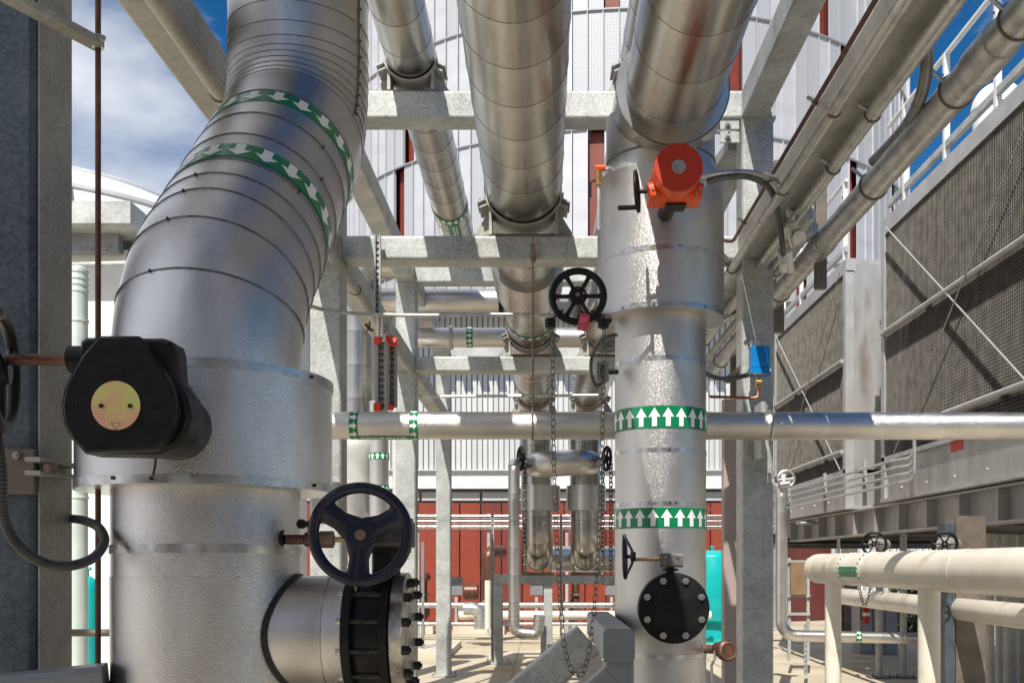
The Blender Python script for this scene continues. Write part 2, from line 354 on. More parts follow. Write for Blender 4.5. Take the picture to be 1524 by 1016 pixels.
def arrowband(root, path, r, s0, w, n=22, direction=1, phase=0, th=(0, 2 * math.pi), green=None, textlike=False):
    """green ring with white arrows, laid on the pipe"""
    b = obj('arrow_band', ring_mb(path, s0, s0 + w, r + .0035, r + .0035, 72, thick=.0025), green or GREEN, root)
    mb = MB(); da = 2 * math.pi / n
    for k in range(n):
        c = phase + k * da; rr = r + .0055
        def q(a, s):   # a in -1..1 across, s in 0..1 along
            ss = s if direction > 0 else 1 - s
            return path.pt(s0 + w * (.08 + .84 * ss), c + a * da * .5, rr)
        hw = .88; sw = .36
        mb.add([q(-sw, 0), q(0, 0), q(sw, 0), q(-sw, .5), q(0, .5), q(sw, .5), q(-hw, .5), q(hw, .5), q(0, 1), q(-hw*.5, .5), q(hw*.5, .5)],
               [(0, 1, 4, 3), (1, 2, 5, 4), (6, 9, 8), (9, 4, 8), (4, 10, 8), (10, 7, 8)])
    obj('arrow_print', mb, WHITEV, b)
    return b
def letters(root, text, size, M, mat, parentname='lettering'):
    cu = bpy.data.curves.new('lettering', 'FONT'); cu.body = text; cu.size = size; cu.extrude = .0004; cu.align_x = 'CENTER'; cu.align_y = 'CENTER'
    t = bpy.data.objects.new('tmp_text', cu); col.objects.link(t); dg = bpy.context.evaluated_depsgraph_get(); me = bpy.data.meshes.new_from_object(t.evaluated_get(dg))
    bpy.data.objects.remove(t); me.materials.clear(); me.materials.append(mat); return piece(parentname, me, M, root)

# ------------------------------------------------------------ ground
g = MB().box((-300, -80, -.3), (300, 600, 0)); obj('ground', g, CONC, kind='structure')
jt = MB()
for y in (-6, 4, 9.5, 14.2, 19.4, 24.6): jt.box((-12, y, .0045), (14, y + .02, .005))
for x in (-4.4, -.55, 3.3, 7): jt.box((x, -12, .0088), (x + .02, 29.5, .0093))
obj('floor_joint', jt, mk('joint_filler', (.3, .24, .1), (.36, .3, .14), .8, 0, 3), kind='structure')
obj('kerb', MB().box((-3.4, 20.6, 0), (-1.9, 23.5, .14)), mk('kerb_concrete', (.5, .45, .36), (.58, .53, .44), .8, 0, 2), kind='structure')

# ------------------------------------------------------------ drum building behind
DC = Vector((3.2, 44, 0)); DR = 12.0
drum = thing('round_tower', (DC.x, DC.y, 0), 'huge round tower clad in white perforated strips with dark red gaps, behind the pipe rack', 'tower')
obj('wall', MB().cyl((DC.x, DC.y, 0), (DC.x, DC.y, 23), DR - .35, 96), mk('drum_inner_wall', (.10, .025, .02), (.14, .03, .022), .6, 0, 2), drum)
levels = [(8.4, 12.0), (12.06, 15.72), (15.78, 19.5), (19.56, 23.2)]
npan = 150
shapes = {}
def panel_mesh(wd, h, rib):
    m = MB(); t = .06
    m.box((-wd / 2, -t, 0), (wd / 2, 0, h))
    if rib: m.box((-wd / 2, 0, 0), (-wd / 2 + .03, .05, h))
    return m
dth = 2 * math.pi / npan; wd = DR * dth
kinds = {}
rnd = random.Random(11)
for li, (z0, z1) in enumerate(levels):
    mes = {}
    for mt, nm in ((LAV, 'a'), (PERF, 'b'), (GREYP, 'c'), (REDP, 'd'), (REDL, 'e')):
        me = shared('cladding_panel', panel_mesh(wd * .955, z1 - z0, mt in (LAV, PERF)), mt)
        uv = me.uv_layers.new(name='UVMap')
        for lp in me.loops:
            c = me.vertices[lp.vertex_index].co; uv.data[lp.index].uv = (c.x, c.z)
        mes[nm] = me
    run = 0; kind = 'a'
    for i in range(npan):
        th = 2 * math.pi * (i + .5) / npan
        dirn = Vector((math.cos(th), math.sin(th), 0))
        if run <= 0:
            if kind in 'de': kind = rnd.choice('ab'); run = rnd.randint(4, 9)
            else:
                kind = rnd.choice('ddedb'); run = 1
        run -= 1
        if dirn.y > .2: continue
        kk = kind if kind in 'de' else rnd.choice('aabb')
        inset = .22 if kk in 'de' else 0
        p = DC + dirn * (DR - inset)
        yax = dirn; zax = Vector((0, 0, 1)); xax = yax.cross(zax)
        hh = z0
        M = Matrix(((xax.x, yax.x, 0, p.x), (xax.y, yax.y, 0, p.y), (0, 0, 1, hh), (0, 0, 0, 1)))
        piece('cladding_panel', mes[kk], M, drum)
    if li:
        obj('girt', MB().torus((DC.x, DC.y, z0 - .03), (0, 0, 1), DR + .03, .045, 140, 6), GREYP, drum)

# low wall behind: red panels, perforated strip, steel beam, corrugated upper wall
WY = 30.0
low = thing('rear_building', (0, WY, 0), 'low rear building with orange-red panels below and white corrugated wall above', 'building')
obj('wall', MB().box((-13, WY + .12, 0), (7.1, WY + .6, 9.3)), GREYP, low)
pm = [shared('wall_panel', MB().box((-.29, -.06, 0), (.29, .06, 3.7)), m_) for m_ in (REDL, REDP)]
for i in range(32):
    x = -12.7 + i * .62; dp = 0 if (i // 2) % 3 else .09
    piece('wall_panel', pm[0 if (i // 2) % 3 else 1], Matrix.Translation((x, WY - .02 + dp * .6, .02)), low)
for i in range(22):
    obj('vent_panel', MB().box((-12.6 + i * .9, WY - .03, 3.8), (-12.6 + i * .9 + .82, WY + .05, 4.05)), mk('vent_panel_grey', (.45, .44, .42), (.6, .59, .56), .5, .2, 60) if i == 0 else bpy.data.materials['vent_panel_grey'], low)
obj('lintel', MB().ibeam((-13, WY - .12, 4.42), (7.1, WY - .12, 4.42), .25, .56, .03), WHITEP, low)
cg = MB(); x = -13.0; vs = []
while x < 7.0:
    a = .10
    vs += [(x, 0), (x + .03, 0), (x + .035, -a), (x + .15, -a), (x + .155, 0)]
    x += .16
vs.append((x, 0)); m = len(vs)
cg.add([(p[0], WY + .02 + p[1], z) for z in (4.72, 9.3) for p in vs], [(i, i + 1, m + i + 1, m + i) for i in range(m - 1)])
obj('corrugated_cladding', cg, mk('white_corrugated', (.50, .51, .51), (.60, .61, .61), .45, .1, .8, (3, 1, .4)), low)
obj('parapet', MB().box((-13, WY - 1.6, 9.3), (7.1, WY + .6, 9.42)), GREYP, low)
for i in range(39): obj('parapet_block', MB().box((-12.8 + i * .5, WY - 1.85, 9.3), (-12.55 + i * .5, WY - 1.6, 9.42)), GREYP, low)

# far left domed tank and white portal
dome = thing('domed_tank', (-14.6, 30, 0), 'white domed tank roof rising behind the left column', 'tank')
prof = [(0, 5.5), (10.8, 5.5)] + [(10.8 + 2.2 * math.sin(a), 5.5 * math.cos(a)) for a in [rad(x) for x in range(5, 91, 6)]]
obj('shell', MB().lathe((-14.6, 30, 0), (0, 0, 1), prof, 64), WHITEP, dome)
for a0 in (18, 47):
    a = rad(a0); obj('roof_ring', MB().torus((-14.6, 30, 10.8 + 2.2 * math.sin(a)), (0, 0, 1), 5.5 * math.cos(a) + .03, .09, 64, 6), WHITEP, dome)
for k in range(6):
    an = k * rad(60); pts = [Vector((-14.6 + (5.5 * math.cos(b) + .03) * math.cos(an), 30 + (5.5 * math.cos(b) + .03) * math.sin(an), 10.8 + (2.2 * math.sin(b) + .05))) for b in [rad(x) for x in range(0, 86, 10)]]
    obj('roof_rib', MB().tube(pts, .07, 6), WHITEP, dome)
D = 16.0
pf = thing('white_portal', P(200, 1050, D), 'white steel portal with wide cap beam under the white dome', 'portal frame')
obj('cap_beam', MB().box(P(40, 332, D), P(194, 299, D) + V(0, 2.6, 0)), GALV, pf)
a = P(20, 520, D + .6)
obj('cross_beam', MB().box(P(60, 374, D + .5), P(176, 345, D + .5) + V(0, .2, 0)), STEELG, pf)
obj('column', MB().box((P(166, 0, D).x, D + .8, 0), (P(203, 0, D).x, D + 1.2, P(0, 333, D).z)), GALV, pf)
obj('rail', MB().cyl(P(60, 396, D), P(205, 392, D), .05, 10), GALV, pf)
obj('brace', MB().hss(P(100, 350, D + .9), P(176, 432, D + .9), .14, .14), GALV, pf)
obj('brace', MB().hss(P(70, 395, D + 1.2), P(160, 500, D + 1.2), .16, .16), STEELG, pf)
obj('white_block_wall', MB().box((-10.4, 16.8, 0), (-5.15, 22, P(0, 372, 16.8).z)), mk('white_render', (.66, .68, .66), (.76, .78, .76), .7, 0, 2, c3=(.6, .6, .55), s3=1), label='plain white wall panel behind the dark red rod at left', cat='wall')

# ------------------------------------------------------------ pipe rack steel
def column(X, Y, z1, label, mat=GALV, s=.25, base=True, z0=0):
    t = thing('steel_column', (X, Y, 0), label, 'column', 'columns of the pipe rack')
    obj('shaft', MB().hss((X, Y, .03), (X, Y, z1), s, s, .022), mat, t)
    obj('base_plate', MB().box((X - s * .8, Y - s * .8, .008), (X + s * .8, Y + s * .8, .03)), mat, t)
    for dx in (-1, 1):
        for dy in (-1, 1): bolt(t, (X + dx * s * .68, Y + dy * s * .68, .03), (0, 0, 1), .018, .016, stud=.02)
    return t
ZL, ZLt, ZU, ZUt = EYE + 2.377, EYE + 2.565, EYE + 3.48, EYE + 3.70
frames = [3.42, 8.0, 12.6, 17.3]
c0 = column(-1.785, 3.42, ZUt, 'front left galvanised column with its shade painted in dark blue, beside the black gear operator', GALVD)
column(-1.7, 8.0, ZU, 'left galvanised column just right of the big elbow pipe')
column(1.68, 8.0, ZU, 'tall galvanised column right of the centre riser, carrying the blue instrument')
column(-1.7, 12.6, ZU, 'galvanised column behind the red capped strut posts')
column(1.7, 12.6, ZU, 'rack column hidden behind the jacketed centre riser')
column(-1.7, 17.3, ZU, 'slender far rack column standing on the sunlit floor left of the chains')
column(1.7, 17.3, ZU, 'farthest right rack column behind the centre riser')
# near column right side is lighter and beige: thin face plate in that tone
obj('side_plate', MB().box((-1.6585, 3.31, .05), (-1.652, 3.535, ZUt)), GALVW, c0, label='lighter beige side plate')
def beam(p0, p1, w, h, label, mat=GALV, group='beams of the pipe rack'):
    p0 = Vector(p0); p1 = Vector(p1)
    return obj('steel_beam', MB().hss(p0, p1, w, h, .02), mat, None, label, 'beam', group)
zl = (ZL + ZLt) / 2; hl = ZLt - ZL; zu = (ZU + ZUt) / 2; hu = ZUt - ZU
nm = ['', 'first', 'second', 'third']
lab = {(1, 0): 'sunlit cross beam carrying the large central pipe saddle', (1, 1): 'highest cross beam with the small pipe clamps on top',
       (2, 0): 'second lower cross beam behind the black chain wheel', (2, 1): 'second upper cross beam seen just under the nearest lower beam',
       (3, 0): 'farthest lower cross beam just above the horizontal silver pipe', (3, 1): 'farthest upper cross beam with a pipe resting on it'}
for i in (1, 2, 3):
    Y = frames[i]; xl = -1.7 + .127; xr = (1.68 if i == 1 else 1.7) - .127
    beam((xl, Y, zl), (xr, Y, zl), .23, hl, lab[(i, 0)]); beam((-1.7 - .125, Y, zu), (1.7 + .125, Y, zu), .23, hu, lab[(i, 1)])
ys = [-3.4] + frames
ll = ['overhead left beam coming toward the viewer', 'left lower side beam crossing behind the elbow pipe', 'left lower side beam running to the far frames', 'farthest left lower side beam']
lr = ['overhead right beam coming toward the viewer', 'right lower side beam above the electrical conduits', 'right lower side beam behind the riser', 'farthest right lower side beam']
for i in range(4):
    y0, y1 = ys[i] + (.13 if i else 0), ys[i + 1] - .13
    beam((-1.7, y0, zl), (-1.7, y1, zl), .22, hl, ll[i], GALV if i != 1 else GALVW)
    if i >= 1: beam((-1.7, y0, zu), (-1.7, y1, zu), .22, hu, ll[i].replace('lower', 'upper'))
beam((1.64, -3.4, zl), (1.64, 7.87, zl), .23, hl, 'long right lower beam running out of the top of the picture over the conduits', GALVW)
beam((1.655, -3.4, zu), (1.655, 7.88, zu), .2, hu * 1.05, 'right upper beam rising from the column top out of the picture', GALV)
for i in (2, 3):
    beam((1.7, frames[i - 1] + .13, zl), (1.7, frames[i] - .13, zl), .22, hl, lr[i]); beam((1.7, frames[i - 1] + .13, zu), (1.7, frames[i] - .13, zu), .22, hu, lr[i].replace('lower', 'upper'))
# unseen plate deck above and behind the viewer, added to shade the front
wk = thing('added_shade_deck', (0, 0, 0), 'plate deck added high above the viewpoint to cast shade, outside the picture', 'shade deck')
for i in range(4):
    y0 = -3.75 + i * .98
    obj('shade_plate', MB().box((-4.15, y0, EYE + 8.0), (-1.1, y0 + .96, EYE + 8.03)), GALVD, wk)
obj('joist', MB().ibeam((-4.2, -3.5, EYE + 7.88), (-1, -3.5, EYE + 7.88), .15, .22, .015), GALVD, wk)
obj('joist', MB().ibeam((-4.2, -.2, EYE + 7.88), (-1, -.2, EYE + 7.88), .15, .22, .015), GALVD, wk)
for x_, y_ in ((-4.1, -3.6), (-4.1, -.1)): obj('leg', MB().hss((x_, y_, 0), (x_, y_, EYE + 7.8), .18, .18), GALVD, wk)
# unseen blocks added behind the viewer, with a gap to shape the cladding reflections
bb = thing('reflected_blocks', (0, -14, 0), 'beige blocks added behind the viewpoint for reflections, outside the picture', 'building')
for xa_, xb_ in ((-14, -3.0), (.6, 14)): obj('wall', MB().box((xa_, -13.5, 0), (xb_, -9.5, 7.5)), bpy.data.materials.get('beige_render') or mk('beige_render', (.42, .35, .27), (.5, .43, .34), .8, 0, 1), bb)
for i in range(5): obj('door', MB().box((-12 + i * 5.5, -9.55, 0), (-10 + i * 5.5, -9.46, 2.6)), STEELG, bb)
for i in range(6): obj('window', MB().box((-13 + i * 4.6, -9.55, 3.4), (-11 + i * 4.6, -9.47, 4.6)), BLACK, bb)

for X, nm_ in ((-1.75, 'left'), (1.7, 'right')):  # unseen rack end, added to put upright bands into the reflections
    column(X, -1.2, ZU, nm_ + ' rack column added behind the viewpoint for reflections, outside the picture')
beam((-1.9, -1.2, zu), (1.9, -1.2, zu), .23, hu, 'cross beam added behind the viewpoint for reflections, outside the picture')
for X, Y, R_, nm_ in ((-3.1, -3.2, .35, 'left'), (-.5, -5.2, .3, 'middle'), (.75, -4.6, .22, 'slim'), (2.9, -3.8, .4, 'right'), (4.6, -6, .5, 'widest')):  # unseen pipes added as dark uprights for the cladding to reflect
    t = thing('added_reflection_pipe', (X, Y, 0), nm_ + ' dull standing pipe added behind the viewpoint for reflections, outside the picture', 'pipe'); obj('pipe_body', MB().cyl((X, Y, .01), (X, Y, 5.4), R_, 32), STEELG, t)

# ------------------------------------------------------------ big left elbow pipe
LX, LY, LR = -1.13, 3.4, .304
JR = .411
lp = thing('elbow_pipe', (LX, LY, 0), 'largest insulated pipe, filling the left, bending back with two green arrow bands', 'pipe')
path = Path([(LX, LY, .02), (LX, LY, EYE + .85), (LX + .04, LY + 1.1, EYE + 1.95), (LX + .04, LY + 1.1, EYE + 3.3), (LX + .04, LY - .4, EYE + 3.62)], [.56, .56, .3], seg=18)
zk = lambda p: p.z
def sofz(z): return path.near(z, zk)
s_j = sofz(EYE + .616)
sp = [EYE - 1.2, EYE - .52, EYE - .04]
seams = [sofz(z) for z in sp]
bend = [s_j + d for d in (.005, .20, .345, .475, .595, .71)]
s_up = sofz(EYE + 1.95)
mid = [sofz(EYE + 1.36), sofz(EYE + 1.5), sofz(EYE + 1.66)]
up = [s_up - .12 + k * .062 for k in range(8)] + [s_up + .40, s_up + .55, s_up + .7, s_up + .85, s_up + 1.0]
beads = bend[1:] + mid
cladpipe(lp, path, LR, seams + bend + mid + up, STUCCO, straps=[sofz(EYE + .04)], beads=beads, n=96, wstrap=.028)
for x in up:
    p, t_, n_, b_ = path.at(x); obj('seam_bead', MB().torus(p, t_, LR + .002, .0022, 72, 6), BEAD, lp)
arrowband(lp, path, LR, s_up - 1.0, .105, 20, -1, .1)
arrowband(lp, path, LR, s_up - .49, .1, 20, -1, .2)
jp = Path([(LX, LY, EYE + .238), (LX, LY, EYE + .616)])
j = ring_mb(jp, 0, jp.L, JR, JR, 128)
for ss, sg in ((0, 1), (jp.L, 1)):
    p, t, a, b = jp.at(ss); n = 128
    vs = [p + (a * math.cos(2 * math.pi * i / n) + b * math.sin(2 * math.pi * i / n)) * rr for rr in (LR - .01, JR) for i in range(n)]
    j.add(vs, [(i, (i + 1) % n, n + (i + 1) % n, n + i) for i in range(n)])
jk = obj('valve_jacket', j, STUCCO, lp)
obj('jacket_strap', ring_mb(jp, .0, .028, JR + .004, JR + .004, 128, thick=.006), STRAP, lp)
obj('jacket_strap', ring_mb(jp, jp.L - .03, jp.L - .002, JR + .004, JR + .004, 128, thick=.006), STRAP, lp)
def on_l(th_deg, z, r): a = rad(th_deg); return Vector((LX + r * math.sin(a), LY - r * math.cos(a), z)), Vector((math.sin(a), -math.cos(a), 0))
for th, z in ((-4, EYE + .252), (68, EYE + .60), (70, EYE + .252), (-22, EYE + .256)):
    p, d = on_l(th, z, JR + .004); bolt(lp, p, d, .006, .006, BOLTD, 0, 'rivet')
# screws at ring tops
for sv_, th in [(bend[1], .35), (bend[2], .3), (bend[3], .28), (bend[4], .25), (bend[0] + .0, .4), (mid[0], -1.1), (mid[1], -.95), (bend[5], -.9)]:
    p = path.pt(sv_, -th if th > 0 else -th, LR + .004); c = path.at(sv_)[0]; bolt(lp, p, p - c, .0055, .005, BOLTD, 0, 'screw')
# lengthwise riveted seam at the right of the upright part
sm = MB(); a0 = 1.22
def onp(s_, a, r): return path.pt(s_, a, r)
ssm = [s_up - .1 + i * .07 for i in range(22)]
vs = []
for x in ssm: vs += [onp(x, a0 - .02, LR + .0035), onp(x, a0, LR + .007), onp(x, a0 + .02, LR + .0035)]
sm.add(vs, [(3 * i + k, 3 * i + k + 1, 3 * i + k + 4, 3 * i + k + 3) for i in range(len(ssm) - 1) for k in (0, 1)])
obj('lap_seam', sm, BEAD, lp)
for x in ssm[::1]:
    p = onp(x + .01, a0 + .015, LR + .006); c = path.at(x)[0]; bolt(lp, p, p - c, .0055, .005, BOLTD, 0, 'screw')

# side stub with blind flange, lower right of the pipe
SZ = EYE - .233; SR = .19
sp_ = Path([(LX + .2, LY, SZ), (-.645, LY, SZ)], ref=(0, -1, 0))
cladpipe(lp, sp_, SR, [.22], STUCCO, n=72, straps=[.295], caps=(False, False), sheet='branch_sheet', wstrap=.022)
sl = []
for k in range(60):
    a = 2 * math.pi * k / 60; y = SR * math.cos(a) * 1.0; z = SR * math.sin(a); rr = LR + .004
    sl.append((LX + math.sqrt(max(rr * rr - y * y, 0)), LY - y, SZ + z))
obj('sealant', MB().tube(sl, .011, 8, closed=True), SEAL, lp)
vf = thing('flanged_valve', (-.56, LY, SZ - .2), 'black butterfly valve and blind flange on the side stub, bottom centre left', 'valve')
bodyp = [(0, SR + .004), (.004, SR + .012), (.03, SR + .012), (.034, SR - .012), (.052, SR - .006), (.10, SR - .006), (.118, SR - .008), (.122, SR + .01), (.15, SR + .01), (.154, SR - .03)]
obj('valve_body', MB().lathe((-.648, LY, SZ), (1, 0, 0), [(0, SR - .06)] + bodyp, 64), CASTBLK, vf)
obj('blind_flange', MB().lathe((-.494, LY, SZ), (1, 0, 0), [(0, .02), (0, SR + .006), (.004, SR + .012), (.040, SR + .012), (.044, SR + .006), (.044, 0)], 64), FLANGE, vf)
for k in range(12):
    a = 2 * math.pi * (k + .5) / 12; dy, dz = math.cos(a), math.sin(a); r_ = SR - .016
    bolt(vf, (-.450, LY - dy * r_, SZ + dz * r_), (1, 0, 0), .0165, .022, BOLTD, .006)
    bolt(vf, (-.647, LY - dy * (SR - .0), SZ + dz * (SR - 0)), (-1, 0, 0), .012, .014, BOLT, 0)
    obj('stud', MB().cyl((-.62, LY - dy * (SR - .004), SZ + dz * (SR - .004)), (-.50, LY - dy * (SR - .004), SZ + dz * (SR - .004)), .009, 8), BOLTD, vf)
gx = P(588, 0, 3.4).x
obj('valve_neck', MB().cyl((gx - .03, LY, SZ + SR - .02), (gx - .03, LY, EYE + .06), .048, 20), CASTBLK, vf)
obj('neck_flange', MB().cyl((gx - .03, LY, EYE + .035), (gx - .03, LY, EYE + .055), .085, 20, bev=.003), CASTBLK, vf)
gb = MB().hss((gx - .075, LY - .1, EYE + .095), (gx + .07, LY - .1, EYE + .095), .16, .085, .014, seg=4)
obj('gearbox', gb, mk('dark_gearbox', (.03, .03, .032), (.06, .06, .06), .45, .2, 30, bump=.2, bs=100), vf)
obj('gearbox_lid', MB().box((gx - .07, LY - .17, EYE + .139), (gx + .065, LY - .03, EYE + .149)), CASTBLK, vf)
hx = P(537, 795, 2.93)
obj('wheel_shaft', MB().cyl(hx, (hx.x, LY - .12, hx.z), .013, 12), RUSTB, vf)
def handwheel(name, c, ax, R, label, mat, spokes=3, tube_r=.014, hub=.028, phase=90, sw=.03, group=None, dish=.0, parent=None, handle=None):
    c = Vector(c); ax = Vector(ax).normalized(); _, a, b = MB().frame(ax)
    t = parent or thing(name, c - Vector((0, 0, R)), label, 'handwheel', group)
    obj('rim', MB().torus(c, ax, R - tube_r, tube_r, 64, 12), mat, t)
    for k in range(spokes):
        an = rad(phase + 360 * k / spokes); u = a * math.cos(an) + b * math.sin(an); v = ax.cross(u)
        h0 = c + ax * dish; th = tube_r * .75; m = MB(); vs = []
        for f, wd_ in ((hub * .5, sw * 1.05), (hub + .25 * (R - hub), sw * .72), (hub + .6 * (R - hub), sw * .8), (R - tube_r * 1.4, sw * 1.35)):
            q = h0.lerp(c, max(0, (f - hub)) / (R - hub)) + u * f
            for i in range(8):
                e = 2 * math.pi * i / 8; vs.append(q + v * math.cos(e) * wd_ / 2 + ax * math.sin(e) * th)
        m.add(vs, [(k2 * 8 + i, k2 * 8 + (i + 1) % 8, (k2 + 1) * 8 + (i + 1) % 8, (k2 + 1) * 8 + i) for k2 in range(3) for i in range(8)], True)
        obj('spoke', m, mat, t)
    obj('hub', MB().cyl(c + ax * (dish - tube_r * 1.3), c + ax * (dish + tube_r * 1.3), hub, 24, bev=.004), mat, t)
    obj('hub_nut', MB().cyl(c + ax * (dish - tube_r * 1.35), c + ax * (dish - tube_r * 1.9), hub * .36, 12), RUSTB, t)
    if handle:
        q = c + (a * math.cos(rad(handle)) + b * math.sin(rad(handle))) * (R - tube_r)
        obj('crank_handle', MB().cyl(q, q + ax * (-R * .55), tube_r * .9, 12, bev=.003), mat, t)
    return t
handwheel('handwheel', hx, (-.12, 1, .05), .152, 'large dark blue three spoke handwheel in front of the side stub valve', NAVY, 3, .0165, .044, 184, .08)
# pressure tap fitting left of the wheel
tp = thing('drain_cock', P(470, 803, 3.38) - V(0, 0, .03), 'small rusty drain cock with hex nuts between riser wall and handwheel', 'valve')
zt = P(0, 803, 3.36).z
obj('nipple', MB().cyl((LX + .29, 3.3, zt), (LX + .40, 3.3, zt), .016, 16), RUSTR, tp)
obj('collar', MB().cyl((LX + .275, 3.3, zt), (LX + .285, 3.3, zt), .034, 20), CASTBLK, tp)
obj('hex_nut', MB().cyl((LX + .40, 3.3, zt), (LX + .445, 3.3, zt), .028, 6), RUSTB, tp)
obj('cock_body', MB().cyl((LX + .35, 3.3, zt), (LX + .41, 3.3, zt), .024, 16, bev=.004), RUSTR, tp)
obj('lever', MB().tube([(LX + .37, 3.3, zt + .02), (LX + .37, 3.29, zt + .045), (LX + .345, 3.28, zt + .05), (LX + .40, 3.28, zt + .052)], .009, 8), CASTBLK, tp)
obj('tube', MB().tube([(LX + .445, 3.3, zt), (LX + .50, 3.3, zt), (LX + .515, 3.3, zt - .01), (LX + .515, 3.3, zt - .17)], .009, 10), BRASS, tp)
obj('handle_cap', MB().cyl((LX + .345, 3.27, zt + .05), (LX + .345, 3.29, zt + .05), .016, 10), CASTBLK, tp)

# gear operator on the jacket
GD = 2.58
go = thing('gear_operator', P(187, 675, GD), 'black cast gear operator with round yellow indicator plate on the big jacket', 'gear operator')
out1 = [(147, 500), (207, 500), (222, 520), (243, 552), (257, 582), (262, 610), (257, 634), (244, 655), (228, 669), (128, 673), (108, 655), (96, 632), (92, 604), (96, 580), (106, 557), (122, 528)]
obj('cover', MB().prism([P(x, y, GD) for x, y in out1], (0, 1, 0), .045, .006), CASTBLK, go)
out2 = [(118, 506), (126, 502), (240, 502), (252, 506), (256, 520), (258, 560), (277, 588), (284, 620), (276, 648), (262, 664), (236, 676), (124, 674), (104, 650), (100, 600), (112, 560), (116, 520)]
obj('housing', MB().prism([P(x, y, GD + .046) for x, y in out2], (0, 1, 0), .12, .012), CASTBLK, go)
cc = P(186, 603, GD)
obj('mounting_neck', MB().cyl((cc.x, GD + .16, cc.z), (cc.x - .02, LY - JR + .03, cc.z), .10, 32), CASTBLK, go)
dc = P(172, 603, GD - .004)
obj('indicator_plate', MB().cyl(dc, dc + V(0, .006, 0), .0625, 48), ZINCY, go)
for x in (151, 194): bolt(go, P(x, 604, GD - .005), (0, -1, 0), .006, .005, BOLTD, 0, 'screw')
tri = [P(165, 629, GD - .0062), P(179, 629, GD - .0062), P(172, 640, GD - .0062)]
obj('pointer', MB().tube(tri, .0009, 6, closed=True), BOLTD, go)
for (x0, y0, x1, y1) in ((161, 514, 187, 521), (162, 545, 184, 560), (96, 601, 116, 608), (228, 600, 246, 607)):
    obj('cast_mark', MB().box(P(x0, y1, GD - .002), P(x1, y0, GD + .002)), CASTBLK, go)
obj('shaft_boss', MB().cyl(P(128, 535, GD + .1), P(105, 535, GD + .1), .036, 20), CASTBLK, go)
for (x, y) in ((246, 522), (246, 545)): obj('side_plug', MB().cyl(P(x + 10, y, GD + .1), P(x + 16, y, GD + .1), .014, 12), CASTBLK, go)
obj('cover_gasket', MB().prism([P(x * 1.0, y, GD + .044) for x, y in out1], (0, 1, 0), .004), BLACK, go)
obj('drain_wick', MB().tube([P(233, 672, GD + .2), P(231, 690, GD + .22), P(228, 706, GD + .24)], .004, 6), SEAL, go)
obj('operator_shaft', MB().cyl(P(110, 535, GD + .1), P(-10, 535, GD + .1), .0155, 16), RUSTR, go)
wc = P(2, 545, GD + .1)
handwheel('handwheel', (wc.x, wc.y, P(0, 552, GD + .1).z), (1, .28, 0), .165, 'black handwheel seen almost edge-on at the left picture edge', CASTBLK, 3, .017, .035, 60, .04, handle=25)

# vertical red-brown rod with clamp arm
rod = thing('clamped_rod', P(146, 975, 3.3), 'thin dark red vertical rod held by a galvanised arm near the front column', 'rod')
rx = P(146, 0, 3.3).x
obj('rod', MB().cyl((rx, 3.3, 0.15), (rx, 3.3, EYE + 3.2), .0092, 14), RUSTR, rod)
arm = MB().hss((-1.66, 3.1, P(0, 0, 3.1).z + .02), (rx, 3.3, P(0, 66, 3.3).z), .055, .03, .004)
obj('strut_arm', arm, GALVW, rod)
obj('pipe_clamp', MB().cyl((rx, 3.3, P(0, 72, 3.3).z), (rx, 3.3, P(0, 54, 3.3).z), .019, 16), BOLT, rod)
bolt(rod, (rx + .016, 3.28, P(0, 63, 3.3).z), (1, -.6, 0), .011, .014, BOLT, .008)

# flexible conduit loop bottom left
fc = thing('flexible_conduit', P(80, 845, 3.0), 'black ribbed flexible conduit looping round the front left column', 'conduit')
pts = [P(-6, 640, 2.7), P(2, 700, 2.7), P(4, 760, 2.72), P(22, 805, 2.76), P(60, 835, 2.85), P(100, 842, 2.95), P(138, 830, 3.08), P(155, 806, 3.15), P(147, 785, 3.25), P(125, 774, 3.4), P(102, 771, 3.6)]
def catmull(p, n=10):
    p = [Vector(q) for q in p]; p = [p[0] * 2 - p[1]] + p + [p[-1] * 2 - p[-2]]; o = []
    for i in range(1, len(p) - 2):
        for k in range(n):
            t = k / n; o.append(.5 * ((2 * p[i]) + (p[i + 1] - p[i - 1]) * t + (2 * p[i - 1] - 5 * p[i] + 4 * p[i + 1] - p[i + 2]) * t * t + (3 * p[i] - p[i - 1] - 3 * p[i + 1] + p[i + 2]) * t ** 3))
    o.append(p[-2]); return o
cp = catmull(pts, 20)
obj('conduit_sleeve', MB().tube(cp, .0145, 12, rf=lambda i: .0155 if i % 2 else .0125), RIBBED, fc)
# bracket stubs on the near column
bk = thing('strut_bracket', P(75, 710, 3.2), 'pair of short galvanised strut bars bolted low on the front left column', 'bracket')
for y0, y1 in ((683, 694), (703, 710)):
    obj('strut_bar', MB().hss(P(48, y0, 3.22), P(110, y1, 3.5), .05, .014, .003), GALVW, bk)
obj('clip', MB().box(P(64, 702, 3.24), P(86, 692, 3.3)), RUSTB, bk)
bx = thing('junction_bracket', P(28, 760, 3.2), 'dark bolted plate on the shaded face of the front left column', 'bracket')
obj('plate', MB().box(P(2, 735, 3.27), P(50, 668, 3.27) + V(0, .02, 0)), STEELD, bx)
bolt(bx, P(26, 678, 3.265), (0, -1, 0), .013, .012, BOLT)
# floor-level beam bottom left
beam(P(-30, 1012, 3.1) + V(0, 0, -.05), P(158, 992, 3.2) + V(0, 0, -.05), .16, .12, 'dark grey square bar at the bottom left edge', STEELG, None)

